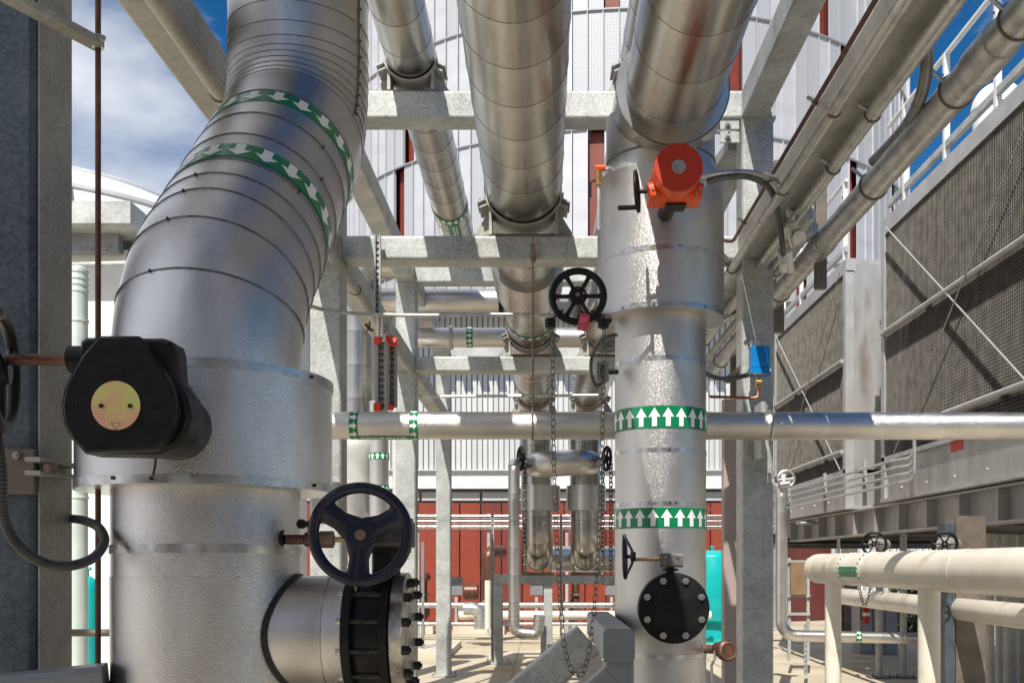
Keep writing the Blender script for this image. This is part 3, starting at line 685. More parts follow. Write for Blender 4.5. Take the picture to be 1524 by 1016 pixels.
# ------------------------------------------------------------ overhead pipes
def every(a, b, d, jit=0):
    o = []; x = a
    while x < b: o.append(x + random.uniform(-jit, jit)); x += d
    return o
PXA, PZ, PR_ = -.151, EYE + 2.96, .298
pa = thing('overhead_pipe', (PXA, 10, EYE - .2), 'large central overhead pipe running away and dropping to a rounded foot', 'pipe')
pth = Path([(PXA, -3.2, PZ), (PXA, 19.7, PZ), (PXA + .05, 19.7, EYE + .145), (PXA + .05, 21.6, EYE + .145)], [.5, .42], seg=12)
cladpipe(pa, pth, PR_, every(.35, pth.L, .46), BRUSH, straps=[pth.near(8.0, lambda p: p.y + (0 if p.z > 4 else 99))], n=64, lap=.004, allbeads=True)
s0 = pth.near(11.9, lambda p: p.y + (0 if p.z > 4 else 99)); arrowband(pa, pth, PR_ + .004, s0, .12, 20, 1)
s0 = pth.near(16.2, lambda p: p.y + (0 if p.z > 4 else 99)); arrowband(pa, pth, PR_ + .004, s0, .12, 20, 1)
slv = Path([(PXA, 9.7, PZ), (PXA, 10.7, PZ)]); mb = ring_mb(slv, 0, 1.0, .36, .36, 64); endcap(mb, slv, 0, .36, 64); endcap(mb, slv, 1.0, .36, 64); obj('sleeve', mb, BRUSH, pa)
PXC = .81
pc = thing('overhead_pipe', (PXC, 10, EYE - .2), 'right overhead pipe entering the jacketed centre riser and running on behind it', 'pipe')
pth2 = Path([(PXC, -3.2, PZ), (PXC, 19.7, PZ), (PXC + .03, 19.7, EYE + .145), (PXC + .03, 21.6, EYE + .145)], [.5, .42], seg=12)
cladpipe(pc, pth2, .296, every(.3, pth2.L, .5), BRUSH, n=64, lap=.004, allbeads=True)
kyz = lambda p: p.y + (0 if p.z > 4 else 99)
for yy in (12.0, 16.3): arrowband(pc, pth2, .292, pth2.near(yy, kyz), .12, 20, 1)
slv = Path([(PXC, 6.28, PZ), (PXC, 7.3, PZ)]); mb = ring_mb(slv, 0, slv.L, .352, .352, 72)
endcap(mb, slv, 0, .352, 72); endcap(mb, slv, slv.L, .352, 72); obj('sleeve', mb, BRUSH, pc)
mb = ring_mb(slv, 0, .05, .355, .355, 72)
obj('sleeve_strap', MB().torus((PXC, 6.285, PZ), (0, 1, 0), .352, .006, 72, 6), BEAD, pc)
UXL, UZ = -1.037, EYE + 3.985
ul = thing('overhead_pipe', (UXL, 8, UZ - .2), 'smaller upper left overhead pipe resting on the highest beam, with a green label', 'pipe')
pthL = Path([(UXL, -3.2, UZ), (UXL, 13.4, UZ), (-2.47, 13.4, UZ), (-2.47, 13.4, EYE + 1.72)], [.32, .36], seg=10)
kl = lambda p: p.y + (0 if p.x > UXL - .02 else 99)
cladpipe(ul, pthL, .196, every(.2, pthL.L, .44), BRUSH, n=48, lap=.003, allbeads=True)
sL = pthL.near(11.15, kl); arrowband(ul, pthL, .2, sL, .13, 18, 1)
gl = MB(); vs = []
for s_ in (sL + .13, sL + .36, sL + .6, sL + .84, sL + 1.1):
    for a in (-.32, -.16, 0, .16, .32): vs.append(pthL.pt(s_, a - .15, .2055))
gl.add(vs, [(i * 5 + k, i * 5 + k + 1, i * 5 + k + 6, i * 5 + k + 5) for i in range(4) for k in range(4)], True); lb = obj('pipe_label', gl, GREEN, ul)
gl = MB()
for i in range(14):
    s_ = sL + .2 + i * .06
    for a in (-.14, .02): gl.add([pthL.pt(s_, a - .2, .2075), pthL.pt(s_ + .035, a - .2, .2075), pthL.pt(s_ + .035, a - .1, .2075), pthL.pt(s_, a - .1, .2075)], [(0, 1, 2, 3)])
obj('label_print', gl, WHITEV, lb, kind='stuff')
ur = thing('overhead_pipe', (PXC, 8, UZ - .2), 'smaller upper right overhead pipe half hidden above the centre riser', 'pipe')
pthR = Path([(PXC, -3.2, UZ), (PXC, 21, UZ)]); cladpipe(ur, pthR, .196, every(.3, pthR.L, .5), BRUSH, n=48, lap=.003, allbeads=True)

def saddle(X, Y, zbeam, R, label, Zc, lug=1, mat=None):
    t = thing('pipe_saddle', (X, Y, zbeam), label, 'pipe support', 'pipe saddles on the rack beams')
    mat = mat or GALVW; zb = zbeam + .012; hw = R * .86
    obj('base_plate', MB().box((X - hw - .05, Y - .09, zbeam + .002), (X + hw + .05, Y + .09, zb)), STEELD, t)
    for s_ in (-1, 1):
        zt_ = Zc - math.sqrt(max(R * R - (hw * .93) ** 2, 0)) - .01
        obj('side_plate', MB().box((X + s_ * hw - .012, Y - .1, zb), (X + s_ * hw + .012, Y + .1, zt_ + .05)), mat, t)
        obj('gusset', MB().prism([(X + s_ * (hw + .012), Y - .005, zb), (X + s_ * (hw + .15), Y - .005, zb), (X + s_ * (hw + .012), Y - .005, zt_ + .03)], (0, 1, 0), .012), mat, t)
    arc = [(X + (R + .008) * math.sin(rad(a)), Zc - (R + .008) * math.cos(rad(a))) for a in range(-78, 79, 6)]
    m = MB(); k = len(arc); vs = [(x, y, z) for y in (Y - .13, Y + .13) for x, z in arc]; arc2 = [(X + (R + .02) * math.sin(rad(a)), Zc - (R + .02) * math.cos(rad(a))) for a in range(-78, 79, 6)]
    vs += [(x, y, z) for y in (Y - .13, Y + .13) for x, z in arc2]
    fs = [(i, i + 1, k + i + 1, k + i) for i in range(k - 1)] + [(2 * k + i, 3 * k + i, 3 * k + i + 1, 2 * k + i + 1) for i in range(k - 1)] + [(i, 2 * k + i, 2 * k + i + 1, i + 1) for i in range(k - 1)] + [(k + i, k + i + 1, 3 * k + i + 1, 3 * k + i) for i in range(k - 1)]
    m.add(vs, fs, True); obj('cradle', m, mat, t)
    obj('cross_plate', MB().box((X - hw + .012, Y - .008, zb), (X + hw - .012, Y + .008, zb + .035)), RUSTB, t)
    for s_ in (-1, 1):
        a = rad(66) * s_; u = Vector((math.sin(a), 0, -math.cos(a))); v = Vector((u.z, 0, -u.x)); c = Vector((X, Y, Zc)) + u * (R + .05)
        for off in (-.022, .022):
            q = c + v * off; m = MB().box((-.035, -.12, -.006), (.035, .12, .006)); M_ = Matrix(((u.x, 0, v.x, q.x), (0, 1, 0, q.y), (u.z, 0, v.z, q.z), (0, 0, 0, 1)))
            m.v = [M_ @ p for p in m.v]; obj('clamp_lug', m, mat, t)
        for dy in (-.08, .08): bolt(t, c + v * .03 + V(0, dy, 0) + u * .008, v, .011, .012, BOLT, .01)
    return t
saddle(PXA, 8.0, ZLt, PR_ + .004, 'open box saddle under the large central pipe on the nearest lower beam', PZ)
saddle(PXA, 12.6, ZLt, PR_ + .004, 'saddle under the central pipe on the second lower beam', PZ)
saddle(PXA, 17.3, ZLt, PR_ + .004, 'farthest saddle under the central pipe', PZ)
saddle(PXC, 12.6, ZLt, .292, 'saddle under the right pipe behind the chain wheel', PZ)
saddle(PXC, 17.3, ZLt, .292, 'farthest saddle under the right pipe', PZ)
saddle(UXL, 8.0, ZUt, .2, 'clamp saddle under the upper left pipe on the highest beam', UZ)
saddle(PXC, 8.0, ZUt, .2, 'clamp saddle under the upper right pipe beside the riser sleeve', UZ)
saddle(UXL, 12.6, ZUt, .2, 'second saddle under the upper left pipe', UZ)

# ------------------------------------------------------------ centre riser
RX, RY, RR = .787, 6.76, .3025
cr_ = thing('riser_pipe', (RX, RY, 0), 'sunlit centre riser with wide jacket and two green bands of upward arrows', 'pipe')
rp = Path([(RX, RY, .02), (RX, RY, EYE + 2.5)])
rs = lambda z: z + EYE - .02
cladpipe(cr_, rp, RR, [rs(-1.2), rs(-.62), rs(.02), rs(.37), rs(.72), rs(1.31)], STUCCO2, straps=[rs(-.60), rs(.385), rs(.73), rs(1.32)], n=96, wstrap=.03)
arrowband(cr_, rp, RR + .002, rs(.868), .143, 22, 1, .05)
arrowband(cr_, rp, RR + .002, rs(.228), .130, 22, 1, .02)
cj = Path([(RX, RY, EYE + 1.615), (RX, RY, EYE + 2.53)]); R2 = .42
for (a, b) in ((0, .36), (.36, cj.L - .12), (cj.L - .12, cj.L)):
    mb = ring_mb(cj, a, b, R2, R2 + .002, 96)
    if a == 0:
        p, t, aa, bb_ = cj.at(0); n = 96; vs = [p + (aa * math.cos(2 * math.pi * i / n) + bb_ * math.sin(2 * math.pi * i / n)) * rr for rr in (RR - .01, R2) for i in range(n)]
        mb.add(vs, [(i, (i + 1) % n, n + (i + 1) % n, n + i) for i in range(n)])
    if b == cj.L: endcap(mb, cj, b, R2 + .002, 96)
    obj('valve_jacket', mb, STUCCO2, cr_)
for x in (.004, .36): obj('jacket_strap', ring_mb(cj, x, x + .03, R2 + .005, R2 + .005, 96, thick=.006), STRAP, cr_)
nk = MB().lathe((RX, RY, EYE + 2.50), (0, 0, 1), [(0, .40), (.03, R2 - .01), (.10, .37), (.16, .362), (.46, .362)], 72)
obj('neck', nk, STUCCO2, cr_)
obj('neck_bead', MB().torus((RX, RY, EYE + 2.66), (0, 0, 1), .364, .005, 72, 6), BEAD, cr_)
for th, z in ((-12, 1.63), (10, 2.0), (-40, 1.63), (35, 1.63), (5, .39), (12, .39), (4, .73)):
    a = rad(th); r_ = (R2 if z > 1.5 else RR) + .006; bolt(cr_, (RX + r_ * math.sin(a), RY - r_ * math.cos(a), EYE + z), (math.sin(a), -math.cos(a), 0), .006, .005, BOLTD, 0, 'rivet')
# stub and blind flange facing the viewer
bf = thing('blind_flange', (RX, 6.1, EYE - .5), 'round black blind flange with eight hex bolts low on the centre riser', 'flange')
fz = EYE - .268
obj('branch', MB().cyl((RX, 6.1, fz), (RX, 6.5, fz), .17, 48), CASTBLK, bf)
obj('back_flange', MB().lathe((RX, 6.085, fz), (0, 1, 0), [(0, .1), (0, .208), (.005, .214), (.034, .214), (.036, .2)], 64), CASTBLK, bf)
obj('cover_disc', MB().lathe((RX, 6.04, fz), (0, 1, 0), [(0, 0), (0, .205), (.005, .213), (.034, .213), (.036, .2)], 64), CASTBLK, bf)
for k in range(8):
    a = rad(22.5 + 45 * k); bolt(bf, (RX + .176 * math.cos(a), 6.04, fz + .176 * math.sin(a)), (0, -1, 0), .0215, .016, BOLT, .008)
gbx = thing('gearbox', (RX - .01, 6.1, EYE - .06), 'small grey valve gearbox above the black blind flange, with side shaft', 'gearbox')
zz = P(0, 833, 6.1).z
obj('housing', MB().hss((RX - .085, 6.1, zz), (RX + .055, 6.1, zz), .11, .085, .014), mk('grey_gearbox', (.09, .08, .075), (.16, .15, .14), .5, .3, 30, bump=.2, bs=100), gbx)
obj('stem', MB().cyl((RX - .015, 6.12, zz - .04), (RX - .015, 6.12, fz + .18), .028, 16), CASTBLK, gbx)
obj('stem_flange', MB().cyl((RX - .015, 6.12, zz - .065), (RX - .015, 6.12, zz - .05), .05, 16), CASTBLK, gbx)
obj('shaft', MB().cyl((RX - .085, 6.1, zz + .005), (P(940, 0, 6.1).x, 6.1, zz + .005), .011, 12), BRASS, gbx)
for dx in (-.05, .02): bolt(gbx, (RX + dx, 6.045, zz + .02), (0, -1, 0), .008, .006)
wx = P(930, 0, 6.1).x
handwheel('handwheel', (wx, 6.1, zz + .02), (1, -.12, .02), .138, 'dark blue handwheel seen edge-on left of the black blind flange', NAVY, 3, .0125, .03, 90, .03, dish=.05)

# orange actuator
ac = thing('valve_actuator', (.775, 5.95, EYE + 2.05), 'bright orange drum actuator with red cap and central nut on the jacket', 'actuator')
AY = 5.72; az = P(0, 249, AY).z; ax_ = P(1010, 0, AY).x
obj('drum', MB().cyl((ax_, AY + .004, az), (ax_ - .005, AY + .30, az), .138, 56, bev=.005), ORANGE, ac)
obj('end_cap', MB().lathe((ax_, AY + .006, az), (0, -1, 0), [(0, .138), (.006, .139), (.010, .135), (.011, 0)], 56), REDEN, ac)
obj('washer', MB().cyl((ax_, AY - .004, az), (ax_, AY - .010, az), .04, 28), BOLT, ac)
obj('hub_nut', MB().cyl((ax_, AY - .01, az), (ax_, AY - .036, az), .028, 6), BOLT, ac)
obj('stud', MB().cyl((ax_, AY - .036, az), (ax_, AY - .05, az), .016, 14), BOLT, ac)
obj('base_block', MB().hss((ax_ - .15, AY + .2, az - .098), (ax_ + .15, AY + .2, az - .098), .19, .075, .02), ORANGE, ac)
for s_ in (-1, 1): obj('side_ear', MB().cyl((ax_ + s_ * .12, AY + .15, az - .07), (ax_ + s_ * .158, AY + .15, az - .08), .042, 20, bev=.006), ORANGE, ac)
obj('mounting_pad', MB().box((ax_ - .05, AY + .18, az - .148), (ax_ + .07, AY + .3, az - .134)), CASTBLK, ac)
obj('stem', MB().cyl((ax_, AY + .38, az - .04), (ax_ - .0, RY - .39, az - .05), .05, 24), CASTBLK, ac)
for dx, dz in ((-.135, -.085), (-.115, -.115), (.12, -.115), (.14, -.085)): bolt(ac, (ax_ + dx, AY + .106, az + dz), (0, -1, 0), .008, .006)
wx2 = P(948, 0, 5.95).x; wz = P(0, 285, 5.95).z
obj('wheel_shaft', MB().cyl((wx2, 5.95, wz), (ax_ - .15, 5.95, wz), .012, 12), CASTBLK, ac)
handwheel('handwheel', (wx2, 5.95, wz), (1, -.2, .05), .122, 'small crank handwheel on the left of the orange actuator', CASTBLK, 3, .010, .026, 90, .022, handle=0)
# the crank handle of that wheel
obj('crank_handle', MB().cyl((wx2 + .0, 5.93, wz - .10), (wx2 - .115, 5.9, wz - .115), .0145, 14, bev=.003), CASTBLK, ac)
for pts_, nm_ in (([P(1043, 264, 5.9), P(1075, 258, 5.95), P(1120, 258, 6.1), P(1155, 268, 6.35), P(1170, 290, 6.6), P(1176, 312, 6.8)], 'upper grey cable arching from the orange actuator to the conduit tee'),
                  ([P(1043, 273, 5.9), P(1080, 264, 5.95), P(1118, 264, 6.1), P(1148, 285, 6.4), P(1160, 330, 6.7), P(1166, 384, 6.9)], 'lower dark cable arching from the orange actuator down to the white connector')):
    cbt = thing('cable', pts_[-1], nm_, 'cable')
    obj('jacket', MB().tube(catmull(pts_), .0195, 12), DARKPIPE if 'dark' in nm_ else CONDUIT, cbt)
    obj('gland', MB().cyl(pts_[-1] + V(-.005, 0, .03), pts_[-1] + V(.01, 0, -.05), .032, 8), WHITEP, cbt)
    obj('gland', MB().cyl(pts_[0] - V(.03, 0, 0), pts_[0] + V(.03, 0, 0), .026, 8), CONDUIT, cbt)

# ------------------------------------------------------------ chain wheel and chain
wcx = P(860, 441, 6.1)
cw = handwheel('chain_wheel', wcx, (.05, 1, -.05), .178, 'black six spoke chain wheel with red tag left of the riser jacket', CASTBLK, 6, .022, .038, 90, .036)
cw['category'] = 'chain wheel'
obj('hub_ring', MB().torus(wcx - V(0, .02, 0), (0, 1, 0), .048, .008, 32, 8), CASTBLK, cw)
obj('stem', MB().cyl(wcx, (wcx.x + .02, 6.6, wcx.z), .022, 14), CASTBLK, cw)
obj('yoke_arm', MB().cyl((wcx.x + .02, 6.5, wcx.z), (RX - .35, 6.7, wcx.z - .0), .03, 12), CASTBLK, cw)
for x in (819, 898):
    obj('chain_guide', MB().cyl(P(x, 488, 6.06), P(x, 474, 6.06), .034, 14, bev=.004), CASTBLK, cw)
    obj('guide_arm', MB().cyl(P(x, 478, 6.06), P(860 + (x - 860) * .55, 461, 6.1), .008, 8), CASTBLK, cw)
tg = obj('paper_tag', MB().prism([P(864, 466, 6.03), P(878, 468, 6.03), P(875, 494, 6.03), P(858, 491, 6.03)], (0, 1, 0), .002), TAG, None, 'crumpled red and pink paper tag hanging from the black chain wheel', 'tag')
ch = thing('hoist_chain', P(850, 1003, 6.1), 'long open link chain hanging in a loop from the black chain wheel', 'chain')
chp = catmull([P(823, 470, 6.06), P(823, 560, 6.06), P(824, 680, 6.06), P(828, 790, 6.06), P(833, 880, 6.06), P(840, 960, 6.06), P(850, 995, 6.06), P(861, 1003, 6.06), P(871, 992, 6.06), P(882, 930, 6.06), P(890, 820, 6.06), P(895, 700, 6.06), P(898, 580, 6.06), P(899, 470, 6.06)], 30)
def link_mesh(Lk, wk_, r):
    pts_ = []
    for a in range(-90, 91, 30): pts_.append((wk_ * math.cos(rad(a)) * 0 + wk_ * math.sin(rad(a)), 0, Lk / 2 - wk_ + wk_ * math.cos(rad(a))))
    for a in range(90, 271, 30): pts_.append((wk_ * math.sin(rad(a)), 0, -Lk / 2 + wk_ + wk_ * math.cos(rad(a))))
    return shared('link', MB().tube(pts_, r, 6, closed=True), RUBBER)
def chain(root, pts_, Lk, wk_, r, name='link', gap=.78):
    me = link_mesh(Lk, wk_, r); pp = Path(pts_); n = int(pp.L / (Lk * gap)); ref = Vector((1, 0, 0))
    for k in range(n):
        p, t, a, b = pp.at((k + .5) * Lk * gap); xa = (ref - t * ref.dot(t)).normalized(); ya = t.cross(xa)
        if k % 2: xa, ya = (xa + ya * 1.2).normalized(), (ya - xa * 1.2).normalized()
        M = Matrix(((xa.x, ya.x, t.x, p.x), (xa.y, ya.y, t.y, p.y), (xa.z, ya.z, t.z, p.z), (0, 0, 0, 1))); piece(name, me, M, root)
chain(ch, chp, .05, .0125, .003)

# ------------------------------------------------------------ cross pipe
XP = thing('cross_pipe', (1.3, 7.45, EYE + .92), 'long horizontal silver pipe crossing the whole picture in front of the rack', 'pipe')
xpth = Path([(-3.2, 7.45, EYE + 1.02), (6.2, 7.45, EYE + 1.012)], ref=(0, -1, 0))
XR = .1
cladpipe(XP, xpth, XR, every(.25, xpth.L, .42), mk('cross_pipe_aluminium', (.58, .56, .53), (.70, .67, .64), .33, 1, 5, (.5, 2, 2), bump=.8, bs=170, rr=.06, dist=.004), n=48, lap=.002)
sx_ = lambda px: (px - 808) / F * 7.4 + 3.2
for px in (521, 610): arrowband(XP, xpth, XR + .001, sx_(px), .062, 10, 1, .15)
gl = MB(); vs = []
for px in (533, 560, 585, 610):
    for a in (1.0, 1.15, 1.3, 1.45, 1.6, 1.75): vs.append(xpth.pt(sx_(px), a, XR + .0045))
# theta sign check: choose the side that faces down
dn = 1 if xpth.pt(1, 1.3, 1).z < xpth.pt(1, -1.3, 1).z else -1
vs = []
for px in (533, 560, 585, 610):
    for a in (1.0, 1.15, 1.3, 1.45, 1.6, 1.75): vs.append(xpth.pt(sx_(px), a * dn, XR + .0045))
gl.add(vs, [(i * 6 + k, i * 6 + k + 1, i * 6 + k + 7, i * 6 + k + 6) for i in range(3) for k in range(5)], True)
lb = obj('pipe_label', gl, GREEN, XP)
q = xpth.pt(sx_(571), 1.18 * dn, XR + .006); nrm = (q - xpth.at(sx_(571))[0]).normalized(); xa = Vector((1, 0, 0)); ya = nrm.cross(xa)
letters(lb, 'MAKEUP WATER', .045, Matrix(((xa.x, ya.x, nrm.x, q.x), (xa.y, ya.y, nrm.y, q.y), (xa.z, ya.z, nrm.z, q.z), (0, 0, 0, 1))), WHITEV)
# hangers of the cross pipe
for px, z1, lbx in ((793, ZL, 'thin rusty hanger rod clamped to the nearest lower beam above the cross pipe'),):
    hg = thing('pipe_hanger', (P(px, 0, 7.45).x, 7.45, EYE + 1.12), lbx, 'hanger'); X = P(px, 0, 7.6).x
    obj('rod', MB().cyl((X, 7.6, EYE + 1.1), (X, 7.6, ZL + .08), .007, 8), RUSTB, hg)
    obj('beam_clamp', MB().box((X - .02, 7.83, ZL - .03), (X + .02, 7.868, ZL + .07)).box((X - .02, 7.56, ZL + .0), (X + .02, 7.84, ZL + .02)), STEELD, hg)
    obj('clevis', MB().torus((X, 7.45, EYE + 1.02), (1, 0, 0), XR + .008, .008, 32, 6), STEELD, hg)
    bolt(hg, (X, 7.6, EYE + 1.10), (0, 0, 1), .014, .02, BOLT)
hg = thing('pipe_clamp', P(1146, 655, 7.4), 'two piece clamp fixing the cross pipe to the right column', 'clamp'); X = P(1146, 0, 7.45).x
obj('strap', MB().torus((X, 7.45, EYE + 1.016), (1, 0, 0), XR + .007, .009, 32, 6), BOLT, hg)
obj('strut', MB().box((X - .035, 7.60, EYE + .8), (X + .0, 7.865, EYE + 1.22)), GALV, hg)
bolt(hg, (X - .01, 7.5, EYE + 1.13), (0, 0, 1), .014, .05, BOLT)
# rods crossing
rd = thing('sensing_tube', P(650, 468, 7.6), 'thin grey tube crossing the rack behind the elbow pipe, curving up at left', 'tube')
obj('tube', MB().tube(catmull([P(452, 452, 7.2), P(478, 460, 7.4), P(510, 465, 7.6), P(560, 468, 7.7), P(640, 469, 7.7), P(740, 468, 7.7), P(838, 470, 7.7)]), .0145, 10), CONDUIT, rd)
obj('tension_rod', MB().cyl(P(622, 590, 12.2), P(890, 588, 12.2), .018, 8), CONDUIT, None, 'thin horizontal rod behind the second cross beams, above the cross pipe', 'rod')
# perforated strut posts
def perfstrut(name, p0, p1, w_, d_, pitch, label, group=None, mat=None):
    """channel with a row of slots (dark slot plates recessed between two flanges)"""
    t = thing(name, min((p0, p1), key=lambda p: p.z), label, 'strut', group); p0 = Vector(p0); p1 = Vector(p1); mat = mat or GALV
    L_ = (p1 - p0).length; u = (p1 - p0).normalized(); X = Vector((1, 0, 0))
    m = MB()
    for s_ in (-1, 1):
        c = X * s_ * (w_ / 2 - w_ * .13)
        m.hss(p0 + c, p1 + c, w_ * .26, d_, .002, up=(0, 1, 0) if abs(u.z) > .9 else None, seg=1)
    k = 0; s_ = 0
    while s_ < L_ - pitch * .4:
        a = p0 + u * s_; b = p0 + u * min(s_ + pitch * .5, L_); c = V(0, d_ * .25, 0)
        m.hss(a + c, b + c, w_ * .5, d_ * .3, .0015, up=(0, 1, 0) if abs(u.z) > .9 else None, seg=1); s_ += pitch
    obj('channel', m, mat, t)
    obj('channel_back', MB().hss(p0 + V(0, d_ * .45, 0), p1 + V(0, d_ * .45, 0), w_ * .5, .002, .0005, up=(0, 1, 0) if abs(u.z) > .9 else None, seg=1), STEELG, t); return t
perfstrut('perforated_strut', P(562, 470, 7.8), P(562, 350, 7.8), .052, .04, .048, 'slotted strut channel hanging from the nearest lower beam above the red caps')
s1 = perfstrut('perforated_strut', P(568, 610, 7.9), P(568, 508, 7.9), .095, .05, .05, 'front slotted strut post with bright red end caps', mat=GALVW)
s2 = perfstrut('perforated_strut', P(584, 606, 8.1), P(584, 515, 8.1), .075, .05, .05, 'rear slotted strut post with a red elbow cap', mat=GALVW)
for t_, x, ys_, D_ in ((s1, 562, ((502, 512), (600, 612)), 7.88), (s2, 580, ((500, 516), (602, 610)), 8.08)):
    for a, b in ys_: obj('end_cap', MB().hss(P(x, b, D_), P(x, a, D_), .062, .06, .012, up=(0, 1, 0)), REDCAP, t_)
obj('wing_nut', MB().cyl(P(575, 506, 8.0), P(589, 510, 8.0), .035, 12).cyl(P(585, 503, 8), P(592, 505, 8), .01, 6).cyl(P(585, 513, 8), P(593, 511, 8), .01, 6), REDCAP, s2)
obj('wing_nut', MB().tube([P(544, 482, 8.0), P(550, 490, 8), P(556, 492, 8)], .012, 6).tube([P(546, 491, 8.0), P(550, 490, 8), P(550, 478, 8)], .008, 6), RUSTR, s1)
obj('threaded_rod', MB().cyl(P(563, 505, 7.88), P(563, 470, 7.84), .012, 8).cyl(P(569, 505, 7.88), P(569, 472, 7.84), .007, 8), CONDUIT, s1)

# left side services behind the elbow pipe
sd = thing('beam_conduit', (-1.6, 9, ZL - .05), 'round galvanised conduit strapped under the left lower side beam', 'conduit')
obj('conduit', MB().cyl((-1.60, 1.5, ZL - .045), (-1.60, 12.3, ZL - .045), .043, 20), GALVW, sd)
for y in (5, 6.5, 8.6, 10): obj('clamp', MB().torus((-1.60, y, ZL - .045), (0, 1, 0), .046, .006, 24, 6), STEELD, sd)
vj = thing('valve_jacket', (-2.47, 13.4, EYE + .6), 'bulky grey jacketed valve left of the upward arrow riser', 'insulated valve')
obj('upper_body', MB().lathe((-2.47, 13.4, EYE + .95), (0, 0, 1), [(0, .1), (0, .23), (.38, .235), (.55, .3), (.72, .26), (.78, .19)], 40), mk('grey_jacket_cloth', (.42, .42, .41), (.5, .5, .49), .6, .2, 6), vj)
obj('lower_elbow', MB().tube([(-2.47, 13.4, EYE + .95), (-2.47, 13.4, EYE + .75), (-2.42, 13.4, EYE + .6), (-2.3, 13.4, EYE + .52), (-2.1, 13.4, EYE + .5)], .2, 32, rf=lambda i: (.25, .25, .24, .2, .13)[i]), STUCCO2, vj)
rb = thing('riser_pipe', (-2.13, 13.1, 0), 'slim left riser with two green upward arrow bands below the cross pipe', 'pipe')
rbp = Path([(-2.13, 13.1, .02), (-2.13, 13.1, EYE + 2.1)]); cladpipe(rb, rbp, .125, every(.2, rbp.L, .45), BRUSHV, n=32)
for y_ in (683, 731): arrowband(rb, rbp, .128, rs(((838 - y_) / F) * 13.0), .085, 12, 1)
obj('white_conduit', MB().cyl((-1.94, 13.2, .01), (-1.94, 13.2, EYE + 3.1), .03, 12), WHITEP, None, 'thin bright white upright conduit just left of the second column', 'conduit')
for yy, zrel, r_, x0, x1, lb_ in ((13.8, 3.595, .155, -2.3, -.6, 'upper short horizontal pipe with black end flange behind the second frame'), (14.3, 3.20, .135, -1.9, .62, 'lower horizontal pipe with green arrow bands behind the second frame')):
    t = thing('branch_pipe', ((x0 + x1) / 2, yy, EYE + zrel - r_), lb_, 'pipe'); pp = Path([(x0, yy, EYE + zrel), (x1, yy, EYE + zrel)], ref=(0, -1, 0))
    cladpipe(t, pp, r_, every(.2, pp.L, .4), BRUSHV, n=40)
    if r_ < .14:
        for px in (694, 752): arrowband(t, pp, r_ + .002, (px - 808) / F * 14.2 - x0, .09, 12, 1)
        obj('flange_ring', MB().cyl((-1.32, yy, EYE + zrel), (-1.28, yy, EYE + zrel), r_ + .03, 32), GALV, t)
        fl = [(.62 + .03 * k, yy, EYE + zrel - .0015 * k * k) for k in range(14)]
        obj('corrugated_elbow', MB().tube(fl, r_, 32, rf=lambda i: r_ + (.018 if i % 2 else 0)), BRUSHV, t)
    else: obj('end_flange', MB().cyl((x1, yy, EYE + zrel), (x1 + .06, yy, EYE + zrel), r_ + .045, 32), CASTBLK, t)
t = thing('large_header', (-3.1, 15.6, EYE + 2.2), 'wide silver header pipe half hidden behind the elbow pipe and rack column', 'pipe')
pp = Path([(-2.75, 15.8, EYE - 1.9), (-2.75, 15.8, EYE + 3.4)]); cladpipe(t, pp, .2, every(.3, pp.L, .8), STUCCO2, n=40)
obj('dome_head', MB().lathe((-2.95, 15.9, EYE + 4.5), (0, 0, 1), [(0, .42)] + [(.4 * math.sin(rad(a)), .42 * math.cos(rad(a))) for a in range(10, 91, 10)], 32), WHITEP, t)
pgp = thing('pale_riser', P(118, 1016, 9), 'pale green galvanised riser pipe with stacked rings behind the dark red rod', 'pipe')
gp = P(117, 0, 9).x
obj('pipe', MB().cyl((gp, 9, .02), (gp, 9, P(0, 402, 9).z), .078, 28), PALEG, pgp)
obj('dome_cap', MB().lathe((gp, 9, P(0, 402, 9).z), (0, 0, 1), [(0, .08), (.02, .07), (.035, .04), (.04, 0)], 24), PALEG, pgp)
for y_ in (405, 415, 424, 434, 478, 640, 740): obj('band', MB().cyl((gp, 9, P(0, y_, 9).z - .012), (gp, 9, P(0, y_, 9).z + .012), .086, 28, bev=.003), PALEG, pgp)
for y_, x0, x1 in ((940, 96, 165), (944, 96, 165)): pass
obj('floor_rail', MB().cyl(P(90, 941, 5.5), P(166, 941, 5.5), .02, 10), STEELD, None, 'dark horizontal rail low between the front column and the elbow pipe', 'rail')

def tealtank(X, Y, R, z0, z1, label):
    t = thing('pressure_tank', (X, Y, 0), label, 'tank'); h = .16
    prof = [(0, 0)] + [(h - h * math.cos(rad(a)), R * math.sin(rad(a))) for a in range(15, 91, 15)] + [(z1 - z0 - h + h * math.sin(rad(a)), R * math.cos(rad(a))) for a in range(0, 91, 15)]
    obj('vessel', MB().lathe((X, Y, z0), (0, 0, 1), prof, 40), TEAL, t)
    obj('skirt', MB().cyl((X, Y, .12), (X, Y, z0 + .12), R * .7, 32), TEAL, t); obj('skid', MB().box((X - R, Y - R, .008), (X + R * 1.2, Y + R, .12)), TEAL, t)
    obj('top_valve', MB().cyl((X, Y, z1 - .02), (X, Y, z1 + .1), .03, 8).cyl((X - .05, Y, z1 + .08), (X + .05, Y, z1 + .08), .02, 8), TEAL, t)
tealtank(4.2, 25, .63, .40, 2.26, 'bright teal pressure tank right of the centre riser')
tealtank(-5.43, 12, .13, .6, 1.79, 'teal tank sliver seen between front column and elbow pipe')

